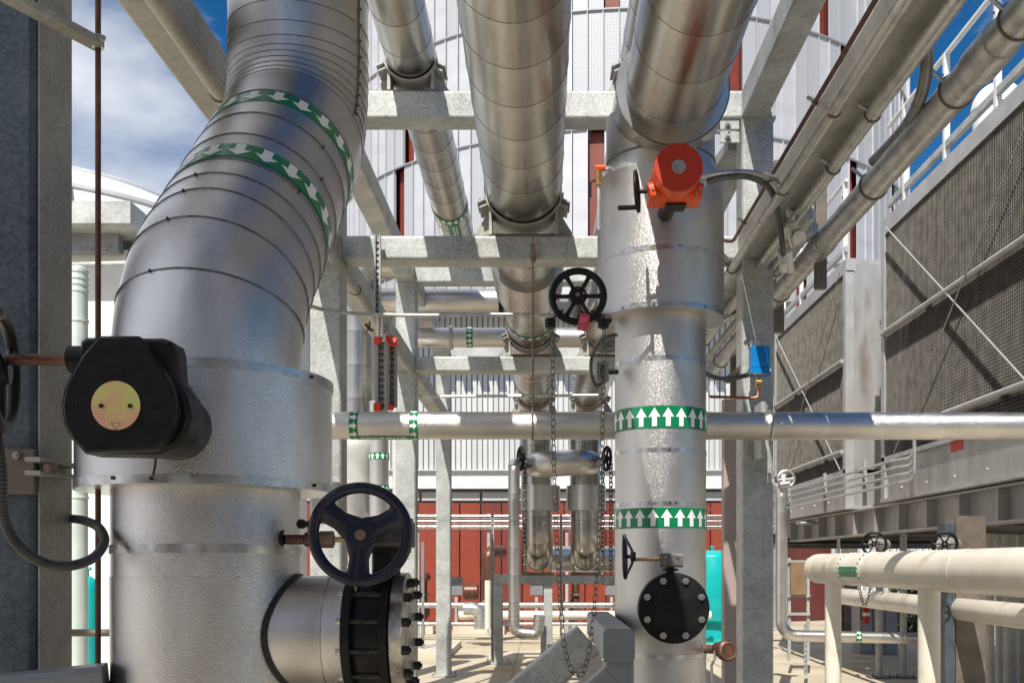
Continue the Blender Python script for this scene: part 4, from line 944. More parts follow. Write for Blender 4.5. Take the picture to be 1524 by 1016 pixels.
# ------------------------------------------------------------ bottom centre support bracket
sb_ = thing('pipe_bracket', (.38, 5.6, 0), 'blue-grey square steel bracket with rounded end cap beside the centre riser', 'bracket')
obj('top_bar', MB().hss((.381, 5.04, EYE - .41), (.381, 6.9, EYE - .41), .158, .165, .024), STEELG, sb_)
obj('end_cap', MB().hss((.381, 5.03, EYE - .41), (.381, 5.045, EYE - .41), .150, .157, .022), STEELG, sb_)
obj('post', MB().hss((.385, 5.14, .02), (.385, 5.14, EYE - .495), .15, .15, .02), STEELG, sb_)
obj('brace', MB().hss((.36, 5.13, EYE - .58), (-.3, 5.15, EYE - 1.15), .14, .15, .018), STEELG, sb_)
obj('brace', MB().hss((.30, 6.72, EYE - .50), (-.9, 6.72, EYE - 1.52), .14, .24, .02), GALV, sb_)
obj('weld_bracket', MB().box((.46, 5.8, EYE - .52), (.53, 5.95, EYE - .5)), STEELD, sb_)
# drain valve right of riser
dv = thing('drain_valve', P(1085, 980, 6.6), 'short brown capped pipe stub with lever on the lower right of the riser', 'valve')
q0 = P(1050, 965, 6.6); q1 = P(1084, 966, 6.45)
obj('nipple', MB().cyl(q0, q1, .03, 16), RUSTB, dv)
obj('end_cap', MB().lathe(P(1084, 968, 6.32), (-.25, 1, 0), [(0, 0), (0, .045), (.006, .048), (.0, .055), (.01, .066), (.05, .066), (.1, .05), (.16, .045)], 28), RUSTR, dv)
obj('ring', MB().torus(P(1084, 968, 6.32), (-.25, 1, 0), .052, .006, 28, 8), RUSTB, dv)
obj('lever', MB().tube([P(1064, 968, 6.4), P(1064, 980, 6.38), P(1059, 990, 6.38), P(1060, 1014, 6.38)], .009, 8), CONDUIT, dv)
# brown post
obj('painted_post', MB().hss((P(1086, 0, 10.5).x, 10.5, 0), (P(1086, 0, 10.5).x, 10.5, EYE + 1.7), .15, .15, .015), PINK, None, 'pinkish brown post between riser and right rack column', 'post')
obj('painted_post', MB().hss((P(1106, 0, 16).x, 16, 0), (P(1106, 0, 16).x, 16, EYE + 4.7), .2, .2, .015), PINK, None, 'farther pinkish post behind the right rack column', 'post')

# small instrument cabinet beside chain
cb = thing('limit_switch', P(897, 568, 6.5), 'small grey slotted switch box with looped cable left of the riser', 'switch box')
obj('box', MB().box(P(888, 566, 6.5), P(906, 538, 6.5) + V(0, .06, 0)), STEELG, cb)
obj('slot', MB().box(P(894, 562, 6.49), P(899, 542, 6.49) + V(0, .004, 0)), BLACK, cb)
obj('stub', MB().cyl(P(904, 553, 6.53), P(918, 553, 6.6), .018, 10), CASTBLK, cb)
obj('cable', MB().tube(catmull([P(918, 498, 6.5), P(898, 505, 6.45), P(882, 528, 6.45), P(880, 555, 6.45), P(888, 574, 6.45), P(900, 566, 6.5)]), .012, 8), DARKPIPE, cb)
# gauge fitting above left of jacket
gf = thing('vent_valve', P(892, 345, 6.5), 'small brass vent valve with red cap and thin tube left of the jacket', 'valve')
obj('tube', MB().cyl(P(891, 342, 6.5), P(891, 272, 6.5), .011, 10), CONDUIT, gf)
obj('body', MB().cyl(P(891, 276, 6.5), P(891, 254, 6.5), .026, 8), BRASS, gf)
obj('cap', MB().cyl(P(886, 250, 6.5), P(901, 250, 6.5), .02, 8), ORANGE, gf)
obj('arm', MB().cyl(P(898, 250, 6.5), P(908, 250, 6.6), .014, 8), BOLT, gf)
obj('lever', MB().tube([P(888, 266, 6.5), P(879, 272, 6.5), P(879, 294, 6.5)], .006, 6), CASTBLK, gf)

# ------------------------------------------------------------ right side conduits
def longcon(x, z, r, y0, y1, label, mat=CONDUIT, clamps=(), extra=None, name='conduit_run', tail=None):
    t = thing(name, (x, (y0 + y1) / 2, EYE + z - r), label, 'conduit')
    pts_ = [(x, y0, EYE + z), (x, y1, EYE + z)]
    if tail: pts_ = [Vector(p) for p in pts_] + [Vector(p) for p in tail]
    pp = Path(pts_, .12, seg=6); obj('conduit', MB().tube(pp.p, r, 20 if r > .03 else 12), mat, t)
    for y in clamps:
        obj('clamp', MB().torus((x, y, EYE + z), (0, 1, 0), r + .004, .006 if r > .05 else .005, 24, 6), STEELD, t)
        obj('clamp_bolt', MB().cyl((x - r * .8, y, EYE + z + r * .6), (x - r * 1.3 - .03, y - .02, EYE + z + r * 1.2), .011, 6), BOLT, t)
    return t
bigc = longcon(2.05, 2.34, .083, -1, 12.3, 'thickest galvanised conduit, crossing diagonally up to the top right corner', CONDUIT, (4.35, 5.0, 6.25, 7.35, 8.7, 10.2, 11.6))
obj('coupling', MB().cyl((2.05, 4.5, EYE + 2.34), (2.05, 4.75, EYE + 2.34), .094, 24), CONDUIT, bigc)
obj('coupling', MB().cyl((2.05, 7.3, EYE + 2.34), (2.05, 7.55, EYE + 2.34), .09, 24), CONDUIT, bigc)
longcon(1.925, 2.40, .036, 7.35, 12.0, 'thinner conduit lying against the thickest one near the blue instrument', GALV, (7.4, 8.3, 9.6))
longcon(1.46, 2.47, .013, -1, 7.82, 'thin dark red rod clipped along the right overhead beam', RUSTR, (3.9, 5.4, 7.3), tail=[P(1040, 339, 7.82)])
longcon(1.50, 2.335, .034, -1, 11.2, 'round conduit under the inner edge of the right overhead beam', CONDUIT, (5.2, 6.3, 8.0, 10.9))
longcon(1.70, 2.315, .038, -1, 10.8, 'round conduit under the outer edge of the right overhead beam', CONDUIT, (5.2, 5.9, 8.0, 10.5))
longcon(1.80, 2.32, .026, 7.2, 9.3, 'slim conduit that turns off toward the jacket bottom', CONDUIT, (7.2, 8.7), tail=[P(1108, 458, 9.3) , P(1076, 463, 9.2)])
tee = thing('conduit_tee', P(1172, 345, 6.8), 'grey cast conduit tee body joined by hex unions near the arching cables', 'fitting')
obj('body', MB().cyl((1.80, 7.5, EYE + 2.32), (1.76, 6.7, EYE + 2.32), .055, 24, bev=.01), GALV, tee)
obj('union', MB().cyl((1.925, 7.2, EYE + 2.40), (1.925, 7.42, EYE + 2.40), .048, 8), GALV, tee)
obj('hub', MB().cyl(P(1178, 330, 6.7), P(1184, 356, 6.75), .03, 8).cyl(P(1180, 346, 6.73), P(1186, 366, 6.75), .042, 16), CONDUIT, tee)
obj('cover', MB().cyl(P(1187, 350, 6.7), P(1190, 354, 6.6), .045, 16), CONDUIT, tee)
for x in (1172, 1163): obj('connector', MB().cyl(P(x, 372, 6.9), P(x + 4, 402, 7.1), .03, 8), WHITEP, tee)
for (x, yt, yb, D_, lb_) in ((1221, 175, 430, 7.6, 'dark strut post hanging beside the conduits, nearer one'), (1159, 240, 495, 9.0, 'dark strut post hanging beside the conduits, farther one'), (1093, 400, 590, 11.2, 'dark strut post behind the far end of the thick conduit')):
    obj('strut_post', MB().hss(P(x, yb, D_), P(x, yt, D_), .085, .06, .006, up=(0, 1, 0)), STEELD, None, lb_, 'strut', 'dark conduit struts')
for y_, D_ in ((7.6, 7.6), (9.0, 9.0)):
    pass
cc_ = thing('curved_conduit', P(1370, 0, 5.0), 'dark grey conduit curving down onto the thickest conduit at upper right', 'conduit')
obj('conduit', MB().tube(catmull([P(1370, -60, 4.7), P(1377, 0, 4.75), P(1380, 60, 4.85), P(1378, 110, 5.0), P(1368, 150, 5.2), P(1350, 185, 5.5), P(1325, 215, 5.8), P(1300, 240, 6.1)]), .032, 14), mk('grey_bent_conduit', (.2, .2, .2), (.3, .3, .29), .4, .6, 9), cc_)
# blue instrument
bi = thing('pressure_transmitter', P(1130, 560, 7.7), 'bright blue instrument housing with brass valve on the right column', 'instrument')
obj('housing', MB().hss(P(1130, 548, 7.7), P(1130, 517, 7.7), .145, .13, .03, up=(0, 1, 0)), BLUE, bi)
obj('lower_rim', MB().hss(P(1130, 558, 7.7), P(1130, 549, 7.7), .16, .15, .03, up=(0, 1, 0)), BLUE, bi)
obj('cable', MB().tube(catmull([P(1120, 556, 7.65), P(1095, 562, 7.6), P(1072, 563, 7.5), P(1050, 556, 7.2)]), .018, 10), DARKPIPE, bi)
obj('gland', MB().cyl(P(1120, 555, 7.65), P(1147, 551, 7.65), .022, 8), BOLT, bi)
obj('bracket_arm', MB().cyl(P(1082, 566, 8.1), P(1112, 541, 7.9), .03, 8), STEELD, bi)
obj('brass_valve', MB().cyl(P(1129, 561, 7.7), P(1129, 578, 7.7), .022, 8).cyl(P(1125, 568, 7.68), P(1133, 568, 7.68), .026, 8), BRASS, bi)
obj('copper_line', MB().tube([P(1129, 575, 7.7), P(1128, 590, 7.7), P(1122, 592, 7.7), P(1056, 590, 7.7)], .011, 8), COPPER, bi)
obj('mount_bar', MB().box(P(1118, 517, 7.76), P(1130, 506, 7.76) + V(0, .05, 0)), WHITEP, bi)
# column head bolts
ba = thing('beam_clip', P(1085, 214, 7.8), 'bolted clip plates left of the right column head', 'clip plate')
for y0, y1 in ((180, 192), (196, 212)):
    obj('plate', MB().box(P(1072, y1, 7.86), P(1100, y0, 7.86) + V(0, .02, 0)), GALV, ba); bolt(ba, P(1083, (y0 + y1) / 2, 7.855), (0, -1, 0), .022, .02, BOLT, .02)
obj('arm', MB().hss(P(1098, 215, 8.2), P(1062, 262, 9.0), .16, .1, .01), GALV, ba)

# ------------------------------------------------------------ white painted pipes, lower right
WX = 3.0
wp = thing('cream_pipe', (WX, 8, EYE - .2), 'large cream painted pipe with domed end and green label, lower right', 'pipe')
wz_ = EYE - .055
wpp = Path([(WX, 10.95, wz_), (WX, 3.2, wz_)])
wr = .158
mb = ring_mb(wpp, 0, wpp.L, wr, wr, 56); obj('pipe_body', mb, CREAM, wp)
obj('domed_end', MB().lathe((WX, 10.95, wz_), (0, 1, 0), [(0, wr), (.05, wr * .96), (.09, wr * .82), (.12, wr * .55), (.135, wr * .25), (.138, 0)], 40), CREAM, wp)
for y_ in (10.75, 9.05, 7.1, 5.3): obj('weld_seam', MB().torus((WX, y_, wz_), (0, 1, 0), wr - .001, .003, 56, 6), CREAM, wp)
for px, y_, w__ in ((1238, 10.42, .083), (1383, 7.83, .083)):
    obj('leg', MB().cyl((WX, y_, .01), (WX, y_, wz_ - .1), w__, 32), CREAM, wp); obj('leg_flange', MB().cyl((WX, y_, .01), (WX, y_, .035), .16, 32), CREAM, wp)
for y_ in (9.75, 9.15):
    s_ = 10.95 - y_
    b = obj('arrow_band', ring_mb(wpp, s_, s_ + .05, wr + .003, wr + .003, 64, thick=.002), WHITEV, wp)
    m = MB()
    for k in range(22):
        a = 2 * math.pi * k / 22
        for (t0, t1, aa, ab) in ((.0, .5, 0, .5), (.5, 1, .25, .75)):
            m.add([wpp.pt(s_ + .05 * t0, a + aa * .22, wr + .0045), wpp.pt(s_ + .05 * t1, a + aa * .22, wr + .0045), wpp.pt(s_ + .05 * t1, a + ab * .22, wr + .0045), wpp.pt(s_ + .05 * t0, a + ab * .22, wr + .0045)], [(0, 1, 2, 3)])
    obj('arrow_print', m, GREEN, b)
m = MB(); vs = []
lth = [math.pi / 2 * f for f in (.72, .82, .92, 1.0, 1.1)]
sg = 1 if wpp.pt(1, math.pi / 2, 1).x < WX else -1
for s_ in (1.26, 1.5, 1.79):
    for a in lth: vs.append(wpp.pt(s_, a * sg, wr + .003))
m.add(vs, [(i * 5 + k, i * 5 + k + 1, i * 5 + k + 6, i * 5 + k + 5) for i in range(2) for k in range(4)], True)
lb = obj('pipe_label', m, GREEN, wp)
m = MB()
for k in range(13):
    s_ = 1.29 + k * .037
    if k in (5, 9): continue
    for a0, a1 in ((.78, .9), (.93, 1.03)):
        m.add([wpp.pt(s_, a0 * 1.5708 * sg, wr + .0045), wpp.pt(s_ + .022, a0 * 1.5708 * sg, wr + .0045), wpp.pt(s_ + .022, a1 * 1.5708 * sg, wr + .0045), wpp.pt(s_, a1 * 1.5708 * sg, wr + .0045)], [(0, 1, 2, 3)])
obj('label_print', m, GREENP, lb, kind='stuff')
w2 = thing('cream_pipe', (4.2, 12, EYE - .6), 'second lower cream pipe behind the large one', 'pipe')
obj('pipe_body', MB().lathe((4.2, 14.1, EYE - .46), (0, -1, 0), [(-.07, 0), (-.06, .05), (-.03, .09), (0, .112), (11, .112)], 36), CREAM, w2)
obj('leg', MB().cyl((4.2, 6.2, .01), (4.2, 6.2, EYE - .5), .06, 20), CREAM, w2)

# ------------------------------------------------------------ cooling towers
TX = 5.0
def tower(y0, y1, label, near):
    t = thing('cooling_tower', (TX + 2, (y0 + y1) / 2, EYE + .94), label, 'cooling tower', 'cooling towers')
    zb, zs, zt_ = EYE + .94, EYE + 1.54, EYE + 4.79
    obj('basin', MB().box((TX, y0, zb), (TX + 4.2, y1, zs - .06)), TOWER, t)
    obj('basin_lip', MB().box((TX - .05, y0, zs - .06), (TX + .1, y1, zs)), TFRAME, t)
    obj('basin_flange', MB().box((TX - .06, y0 - .02, zb - .05), (TX + 4.25, y1 + .02, zb)), TFRAME, t)
    obj('fill_block', MB().box((TX + .45, y0 + .12, zs), (TX + 4.1, y1 - .12, zt_ - .1)), FILL, t)
    for k in range(int((y1 - y0 - .3) / .16)):
        yk = y0 + .16 + k * .16
        if yk > y1 - .15: break
        obj('fill_louver', MB().prism([(TX + .2, yk, zs + .02), (TX + .42, yk, zs + .02), (TX + .42, yk, zt_ - .1), (TX + .3, yk, zt_ - .1)], (0, 1, 0), .02), FILL, t)
    obj('end_wall', MB().box((TX + .02, y0, zs), (TX + 4.2, y0 + .1, zt_ + .1)), TOWER, t)
    obj('end_wall', MB().box((TX + .02, y1 - .1, zs), (TX + 4.2, y1, zt_ + .1)), TOWER, t)
    obj('top_fascia', MB().box((TX - .04, y0 - .01, zt_ - .02), (TX + .12, y1 + .01, zt_ + .2)), TFRAME, t)
    obj('roof_deck', MB().box((TX + .12, y0, zt_ + .1), (TX + 4.2, y1, zt_ + .18)), TFRAME, t)
    for y in (y0 - .01, y1 - .13): obj('corner_post', MB().box((TX - .05, y, zb), (TX + .09, y + .14, zt_)), TFRAME, t)
    for z in (EYE + 1.84, EYE + 3.33): obj('screen_rail', MB().cyl((TX - .07, y0 + .1, z), (TX - .07, y1 - .1, z), .036, 12), TFRAME, t)
    # tie rods, crossed
    zm = EYE + 3.33
    half = (y1 - y0)
    obj('tie_rod', MB().cyl((TX - .09, y1 - .35, zt_), (TX - .09, y1 - 4.95, zs + .0), .0105, 8), TFRAME, t)
    obj('tie_rod', MB().cyl((TX - .11, y1 - 5.0, zt_), (TX - .11, y1 - .7, zs), .008, 8), TFRAME, t)
    # inner inclined posts
    obj('inner_post', MB().hss((TX + .12, y1 - .2, zs), (TX + .2, y1 - .45, zt_ - .1), .1, .06, .005), TFRAME, t)
    # wire screen: real wires
    m = MB(); pitch = .042; r_ = .0044
    z = zs + .02
    while z < zt_ - .03: m.cyl((TX - .015, y0 + .1, z), (TX - .015, y1 - .1, z), r_, 3, caps=False); z += pitch
    y = y0 + .12
    while y < y1 - .1: m.cyl((TX - .023, y, zs), (TX - .023, y, zt_ - .02), r_, 3, caps=False); y += pitch
    o = obj('wire_screen', m, WIRE, t, kind='stuff')
    # roof railing
    k = 0; yy = y0 + .3
    while yy < y1 - .1:
        p = obj('rail_post', MB().box((TX + .0, yy - .03, zt_ + .1), (TX + .07, yy + .03, zt_ + 1.56)), WHITEP, t); bolt(p, (TX - .002, yy, zt_ + .22), (-1, 0, 0), .014, .012, BOLTD, 0); bolt(p, (TX - .002, yy, zt_ + 1.3), (-1, 0, 0), .014, .012, BOLTD, 0)
        yy += 1.42
    for z in (zt_ + .42, zt_ + 1.56): obj('hand_rail', MB().hss((TX + .035, y0 + .2, z), (TX + .035, y1 - .1, z), .06, .05 if z > zt_ + .6 else .1, .01), GALV if z < zt_ + .6 else WHITEP, t)
    for y in every(y0 + .35, y1, .55): bolt(t, (TX - .04, y, zt_ + .05), (-1, 0, 0), .01, .008, BOLT, 0)
    for y in every(y0 + .25, y1, .9):
        bolt(t, (TX, y, zb + .12), (-1, 0, 0), .014, .01, BOLT, 0); bolt(t, (TX, y + .2, zb + .36), (-1, 0, 0), .014, .01, BOLT, 0)
    return t
t1 = tower(6.6, 14.75, 'nearer cooling tower with wire screen side, filling the right edge', True)
obj('warning_sign', MB().box((TX - .008, 12.0, EYE + 1.36), (TX - .002, 12.35, EYE + 1.50)), REDEN, t1)
t2 = tower(16.5, 21.6, 'farther cooling tower with wire screen side, behind the right column', False)
# fan stack on tower 1
fs_ = thing('fan_stack', (8.1, 15.3, EYE + 5.1), 'small white domed roof vent above the nearer cooling tower', 'roof vent')
q = P(1475, 200, 14)
obj('drum', MB().cyl((q.x + .1, 14, EYE + 5.1), (q.x + .1, 14, P(0, 165, 14).z), .33, 32), WHITEP, fs_)
obj('dome', MB().lathe((q.x + .1, 14, P(0, 165, 14).z), (0, 0, 1), [(0, .36)] + [(.38 * math.sin(rad(a)), .36 * math.cos(rad(a))) for a in range(10, 91, 10)], 32), WHITEP, fs_)
# tower supporting steel
for y_, lbx in ((9.2, 'nearest'), (13.2, 'second'), (17.2, 'third'), (21, 'farthest')):
    obj('support_beam', MB().ibeam((TX + .75, y_, EYE + .68), (TX + 4.4, y_, EYE + .68), .22, .4, .025), STEELD, None, lbx + ' steel support beam crossing under the cooling towers', 'beam', 'beams under the cooling towers')
sbm = thing('edge_girder', (TX + .35, 14, EYE + .45), 'long stiffened girder under the cooling tower edge', 'girder')
obj('girder', MB().ibeam((TX + .22, 5.5, EYE + .66), (TX + .22, 22, EYE + .66), .3, .42, .025), TOWER, sbm)
for y in every(6, 22, 1.05): obj('stiffener', MB().box((TX + .08, y, EYE + .476), (TX + .21, y + .02, EYE + .844)), TOWER, sbm)
obj('lower_girder', MB().ibeam((TX - .8, 23.4, EYE + .52), (TX + 8, 23.4, EYE + .52), .25, .35, .02), STEELD, None, 'dark cross girder beyond the cooling tower legs', 'beam')
for X, Y, s_, lbx in ((4.31, 10.3, .3, 'thick brown steel column with grey channel under the nearer cooling tower'), (7.9, 26, .32, 'brown column far under the cooling towers, left of the posts'), (9.4, 20, .3, 'deep brown column behind the cream pipe')):
    obj('tower_column', MB().ibeam((X, Y, 0), (X, Y, EYE + .48), s_, s_, .02, up=(0, 1, 0)), STEELD, None, lbx, 'column')
obj('channel_post', MB().box((4.03, 10.1, 0), (4.13, 10.3, EYE + .4)), GALVD, None, 'narrow grey channel post left of the thick brown column', 'post')
for X, Y, lbx in ((5.67, 17, 'left of two round floor posts under the towers'), (6.08, 17, 'right of two round floor posts under the towers')):
    t = thing('floor_post', (X, Y, 0), lbx, 'post', 'round floor posts'); obj('post', MB().cyl((X, Y, .02), (X, Y, EYE + .5), .058, 18), GALVW, t); obj('base_plate', MB().box((X - .18, Y - .15, .006), (X + .18, Y + .15, .03)), STEELD, t)
    for dx in (-.14, .14): bolt(t, (X + dx, Y - .1, .03), (0, 0, 1), .015, .014, BOLTD, .05)
for i, px in enumerate((1473, 1487, 1503, 1520)):
    r_ = (.06, .05, .1, .07)[i]
    obj('drop_pipe', MB().cyl((P(px, 0, 13.5 + i * .3).x, 13.5 + i * .3, .01), (P(px, 0, 13.5 + i * .3).x, 13.5 + i * .3, EYE + .4), r_, 18), GALVW, None, ('leftmost', 'second', 'thickest', 'rightmost')[i] + ' of the four drop pipes at the lower right edge', 'pipe', 'drop pipes at the right edge')
# conduits on tower side
cs = thing('conduit_bundle', (TX - .12, 17, EYE + .9), 'four parallel thin conduits along the tower basins, bending up at right', 'conduit')
for k in range(4):
    z = EYE + 1.38 - k * .105 ; y_e = 13.3 - k * .09
    pts_ = [(TX - .3, 20.2, z), (TX - .3, y_e + .3, z), (TX - .1 - .03 * k, y_e, z + .02), (TX - .1 - .03 * k, y_e, EYE + 1.62)]
    obj('conduit', MB().tube(Path(pts_, .12, seg=6).p, .021, 10), CONDUIT, cs)
for y in (19.5, 17.0, 14.9): obj('strut', MB().box((TX - .27, y - .03, EYE + .85), (TX - .22, y + .03, EYE + 1.52)), GALV, cs)
# silver pipe lower right
sp2 = thing('silver_drop_pipe', P(1163, 945, 15), 'slim silver pipe dropping beside the right column and turning along the floor', 'pipe')
pp = Path([(P(1163, 0, 15).x, 15, P(0, 738, 15).z), (P(1163, 0, 15).x, 15, EYE - 1.07), (P(1400, 0, 15).x, 15, EYE - 1.12)], [.22], seg=8)
cladpipe(sp2, pp, .085, every(.25, pp.L, .4), BRUSHV, n=32); arrowband(sp2, pp, .086, pp.near(P(1272, 0, 15).x, lambda p: p.x), .08, 8, 1)
obj('elbow_head', MB().tube([(P(1163, 0, 15).x, 15, P(0, 740, 15).z), (P(1163, 0, 15).x, 15, P(0, 730, 15).z), (P(1160, 0, 15).x, 15.05, P(0, 726, 15).z), (P(1150, 0, 15).x, 15.3, P(0, 726, 15).z)], .09, 20), BRUSHV, sp2)
vv = thing('vent_fitting', P(1165, 725, 14.9), 'bright cluster of small valves and white fittings atop the slim silver pipe', 'valve')
obj('body', MB().cyl(P(1166, 725, 14.9), P(1166, 705, 14.9), .04, 12), WHITEP, vv); obj('cross', MB().cyl(P(1158, 715, 14.9), P(1180, 713, 14.9), .035, 10), BOLT, vv)
obj('coil', MB().torus(P(1170, 712, 14.9), (0, 1, 0), .12, .02, 24, 8), CONDUIT, vv); obj('flange', MB().cyl(P(1160, 722, 14.9), P(1175, 720, 14.9), .06, 12), BOLT, vv)
rk = thing('panel_rack', P(1190, 990, 17.5), 'brown instrument panel on a light strut rack behind the silver pipe', 'panel')
obj('panel', MB().box(P(1177, 884, 17.5), P(1200, 836, 17.5) + V(0, .1, 0)), STEELB, rk)
for x in (1175, 1203): obj('post', MB().box(P(x - 2, 983, 17.6), P(x + 2, 830, 17.6) + V(0, .05, 0)), GALV, rk)
for y_ in (835, 886, 913): obj('rail', MB().box(P(1172, y_ + 2, 17.55), P(1206, y_ - 2, 17.55) + V(0, .04, 0)), GALV, rk)
perfstrut('perforated_strut', P(1199, 1004, 16.2), P(1199, 928, 16.2), .05, .04, .08, 'slotted strut leg standing on the floor under the silver pipe')
for px, lbx in ((1301, 'black spoked handwheel just above the green label of the cream pipe'), (1406, 'black spoked handwheel above the cream pipe, farther right')):
    c = P(px, 809, 11.9 if px < 1350 else 9.6)
    h = handwheel('handwheel', c, (.35, 1, 0), .15 if px < 1350 else .125, lbx, CASTBLK, 6, .016, .03, 90, .02); obj('bonnet', MB().cyl(c + V(.03, .1, 0), c + V(.3, .5, 0), .07, 16), GALVW, h)
for x0, x1, yb, D_, lbx in ((1281, 1292, 905, 12.5, 'thin chain loop hanging below the green label of the cream pipe'), (1425, 1414, 985, 11, 'thin chain hanging past the brown tower column')):
    t = thing('thin_chain', P(x0, yb, D_), lbx, 'chain'); pts_ = catmull([P(x0 - 4, 862, D_), P(x0, 885, D_), P((x0 + x1) / 2, yb - 5, D_), P(x1, 890, D_), P(x1 + 4, 865, D_)], 12)
    chain(t, pts_, .05, .014, .005)
# cable tray and rods under the towers
tr = thing('cable_tray', P(1250, 802, 21), 'dark ladder cable tray running under the cooling towers', 'cable tray')
for k in range(2): obj('side_rail', MB().box((4.6, 21 + k * .4, EYE + .42), (9, 21.03 + k * .4, EYE + .52)), BLACK, tr)
for k in range(30): obj('rung', MB().box((4.65 + k * .145, 21.03, EYE + .44), (4.69 + k * .145, 21.4, EYE + .47)), GALV, tr)
bc = thing('bent_conduit', P(1248, 770, 19), 'thin conduit bending down below the farther tower basin', 'conduit')
obj('conduit', MB().tube(Path([P(1185, 778, 19), P(1248, 778, 19), P(1248, 830, 19)], .15, seg=8).p, .03, 10), CONDUIT, bc)
# fire extinguisher
fx = thing('fire_extinguisher', P(1289, 928, 21), 'red fire extinguisher hanging under the cream pipes', 'fire extinguisher'); c = P(1289, 928, 21)
obj('cylinder', MB().lathe(c, (0, 0, 1), [(0, 0), (0, .075), (.27, .078), (.33, .06), (.36, .025), (.38, .02)], 24), REDEN, fx)
obj('label', MB().lathe(c + V(0, 0, .17), (0, 0, 1), [(0, .0785), (.07, .0785)], 24), WHITEV, fx)
obj('valve_head', MB().cyl(c + V(0, 0, .37), c + V(0, 0, .43), .025, 10).box(c + V(-.06, -.012, .42), c + V(.05, .012, .445)), CASTBLK, fx)
obj('hose', MB().tube(catmull([c + V(-.03, 0, .41), c + V(-.1, 0, .38), c + V(-.11, 0, .2), c + V(-.09, 0, .08)]), .013, 8), CASTBLK, fx)
obj('sign_plate', MB().box(P(1277, 903, 21.12), P(1291, 896, 21.12) + V(0, .01, 0)), REDEN, fx)
xc = thing('grey_cabinet', P(1315, 955, 21.5), 'tall grey electrical cabinet behind the fire extinguisher', 'cabinet'); obj('body', MB().box(P(1280, 972, 21.5), P(1336, 895, 21.5) + V(0, .6, 0)), GREYP, xc)
for k in range(3): obj('door', MB().box(P(1282 + k * 18, 968, 21.47), P(1298 + k * 18, 898, 21.47) + V(0, .02, 0)), GREYP, xc)
# service buildings far right, under the towers
sv2 = thing('service_building', (17, 34, 0), 'grey service building with pale windows seen under the cooling towers', 'building')
obj('wall', MB().box((9.9, 34, 0), (40, 38, 3.9)), mk('service_wall', (.3, .3, .3), (.36, .36, .355), .6, 0, 1), sv2)
for i in range(14):
    wn = obj('window', MB().box((10.6 + i * 1.9, 33.94, .9), (11.9 + i * 1.9, 34.02, 2.6)), WHITEP, sv2); obj('pane', MB().box((10.7 + i * 1.9, 33.92, 1.0), (11.8 + i * 1.9, 33.945, 2.5)), GLASS, wn)
for i in range(24): obj('wall_rib', MB().box((8.0 + i * .18, 27.9, 0), (8.09 + i * .18, 28, 3.4)), LAV, sv2)
sh = MB(); rnd2 = random.Random(3); cs_ = P(1362, 930, 26)
for k in range(2600):
    th = rnd2.uniform(0, 6.28); u = rnd2.random() ** .5; z = rnd2.uniform(0, 1.5); r_ = .75 * u * (1.1 - abs(z - .8) * .6)
    c = Vector((cs_.x + r_ * math.cos(th), 26 + r_ * math.sin(th), z + .1)); a = Vector((rnd2.uniform(-1, 1), rnd2.uniform(-1, 1), rnd2.uniform(-1, 1))).normalized() * .07; b = a.orthogonal().normalized() * .035
    sh.add([c - a, c + b, c + a, c - b], [(0, 1, 2, 3)])
pl = thing('shrub', (cs_.x, 26, 0), 'small dark shrub seen under the towers beside pale windows', 'shrub'); obj('foliage', sh, LEAF, pl)
obj('stem', MB().cyl((cs_.x, 26, 0), (cs_.x, 26, 1.1), .03, 8), STEELD, pl)

# ------------------------------------------------------------ far riser group and low frame
pf2 = thing('support_frame', (0, 19.6, 0), 'low galvanised frame carrying the two rounded pipe feet', 'support frame')
obj('top_beam', MB().hss((-1.0, 19.5, EYE - .31), (1.75, 19.5, EYE - .31), .16, .17, .012), GALV, pf2)
obj('rear_beam', MB().hss((-1.0, 20.3, EYE - .31), (1.75, 20.3, EYE - .31), .16, .17, .012), GALV, pf2)
for x in (-.86, .1, 1.5):
    obj('leg', MB().hss((x, 19.5, .03), (x, 19.5, EYE - .4), .17, .17, .012), GALV, pf2); obj('base_plate', MB().box((x - .25, 19.3, .006), (x + .25, 19.7, .03)), GALV, pf2)
    for dx in (-.2, .2): bolt(pf2, (x + dx, 19.4, .03), (0, 0, 1), .02, .05, BOLT, .05)
for x in (-.10, .84):
    for dx in (-.24, .24): obj('cradle_arm', MB().hss((x + dx, 19.5, EYE - .225), (x + dx * 1.05, 19.5, EYE + .0), .05, .12, .006, up=(0, 1, 0)), GALV, pf2)
    obj('cradle_plate', MB().box((x - .3, 19.42, EYE - .222), (x + .3, 19.58, EYE - .17)), STEELD, pf2)
for X, R_, lbx in ((-.05, .385, 'left jacketed valve on the far twin risers'), (.84, .385, 'right jacketed valve on the far twin risers')):
    t = thing('valve_jacket', (X, 19.6, EYE + 1.0), lbx, 'insulated valve', 'jackets of the far twin risers'); jq = Path([(X, 19.6, EYE + 1.02), (X, 19.6, EYE + 1.5)])
    m = ring_mb(jq, 0, jq.L, R_, R_, 48); endcap(m, jq, 0, R_); endcap(m, jq, jq.L, R_); obj('jacket', m, BRUSHV, t)
    obj('stem', MB().cyl((X - .1, 19.2, EYE + 1.95), (X + .05, 19.2, EYE + 1.95), .11, 12), CASTBLK, t)
lk_ = thing('link_pipe', (.4, 18.9, EYE + 1.5), 'thick silver bridging pipe joining the tops of the twin risers', 'pipe')
pp = Path([(-.12, 19.5, EYE + 1.9), (-.12, 18.8, EYE + 1.84), (.86, 18.8, EYE + 1.9), (.86, 19.5, EYE + 1.9)], [.32, .32], seg=8); cladpipe(lk_, pp, .24, every(.3, pp.L, .4), BRUSHV, n=40)
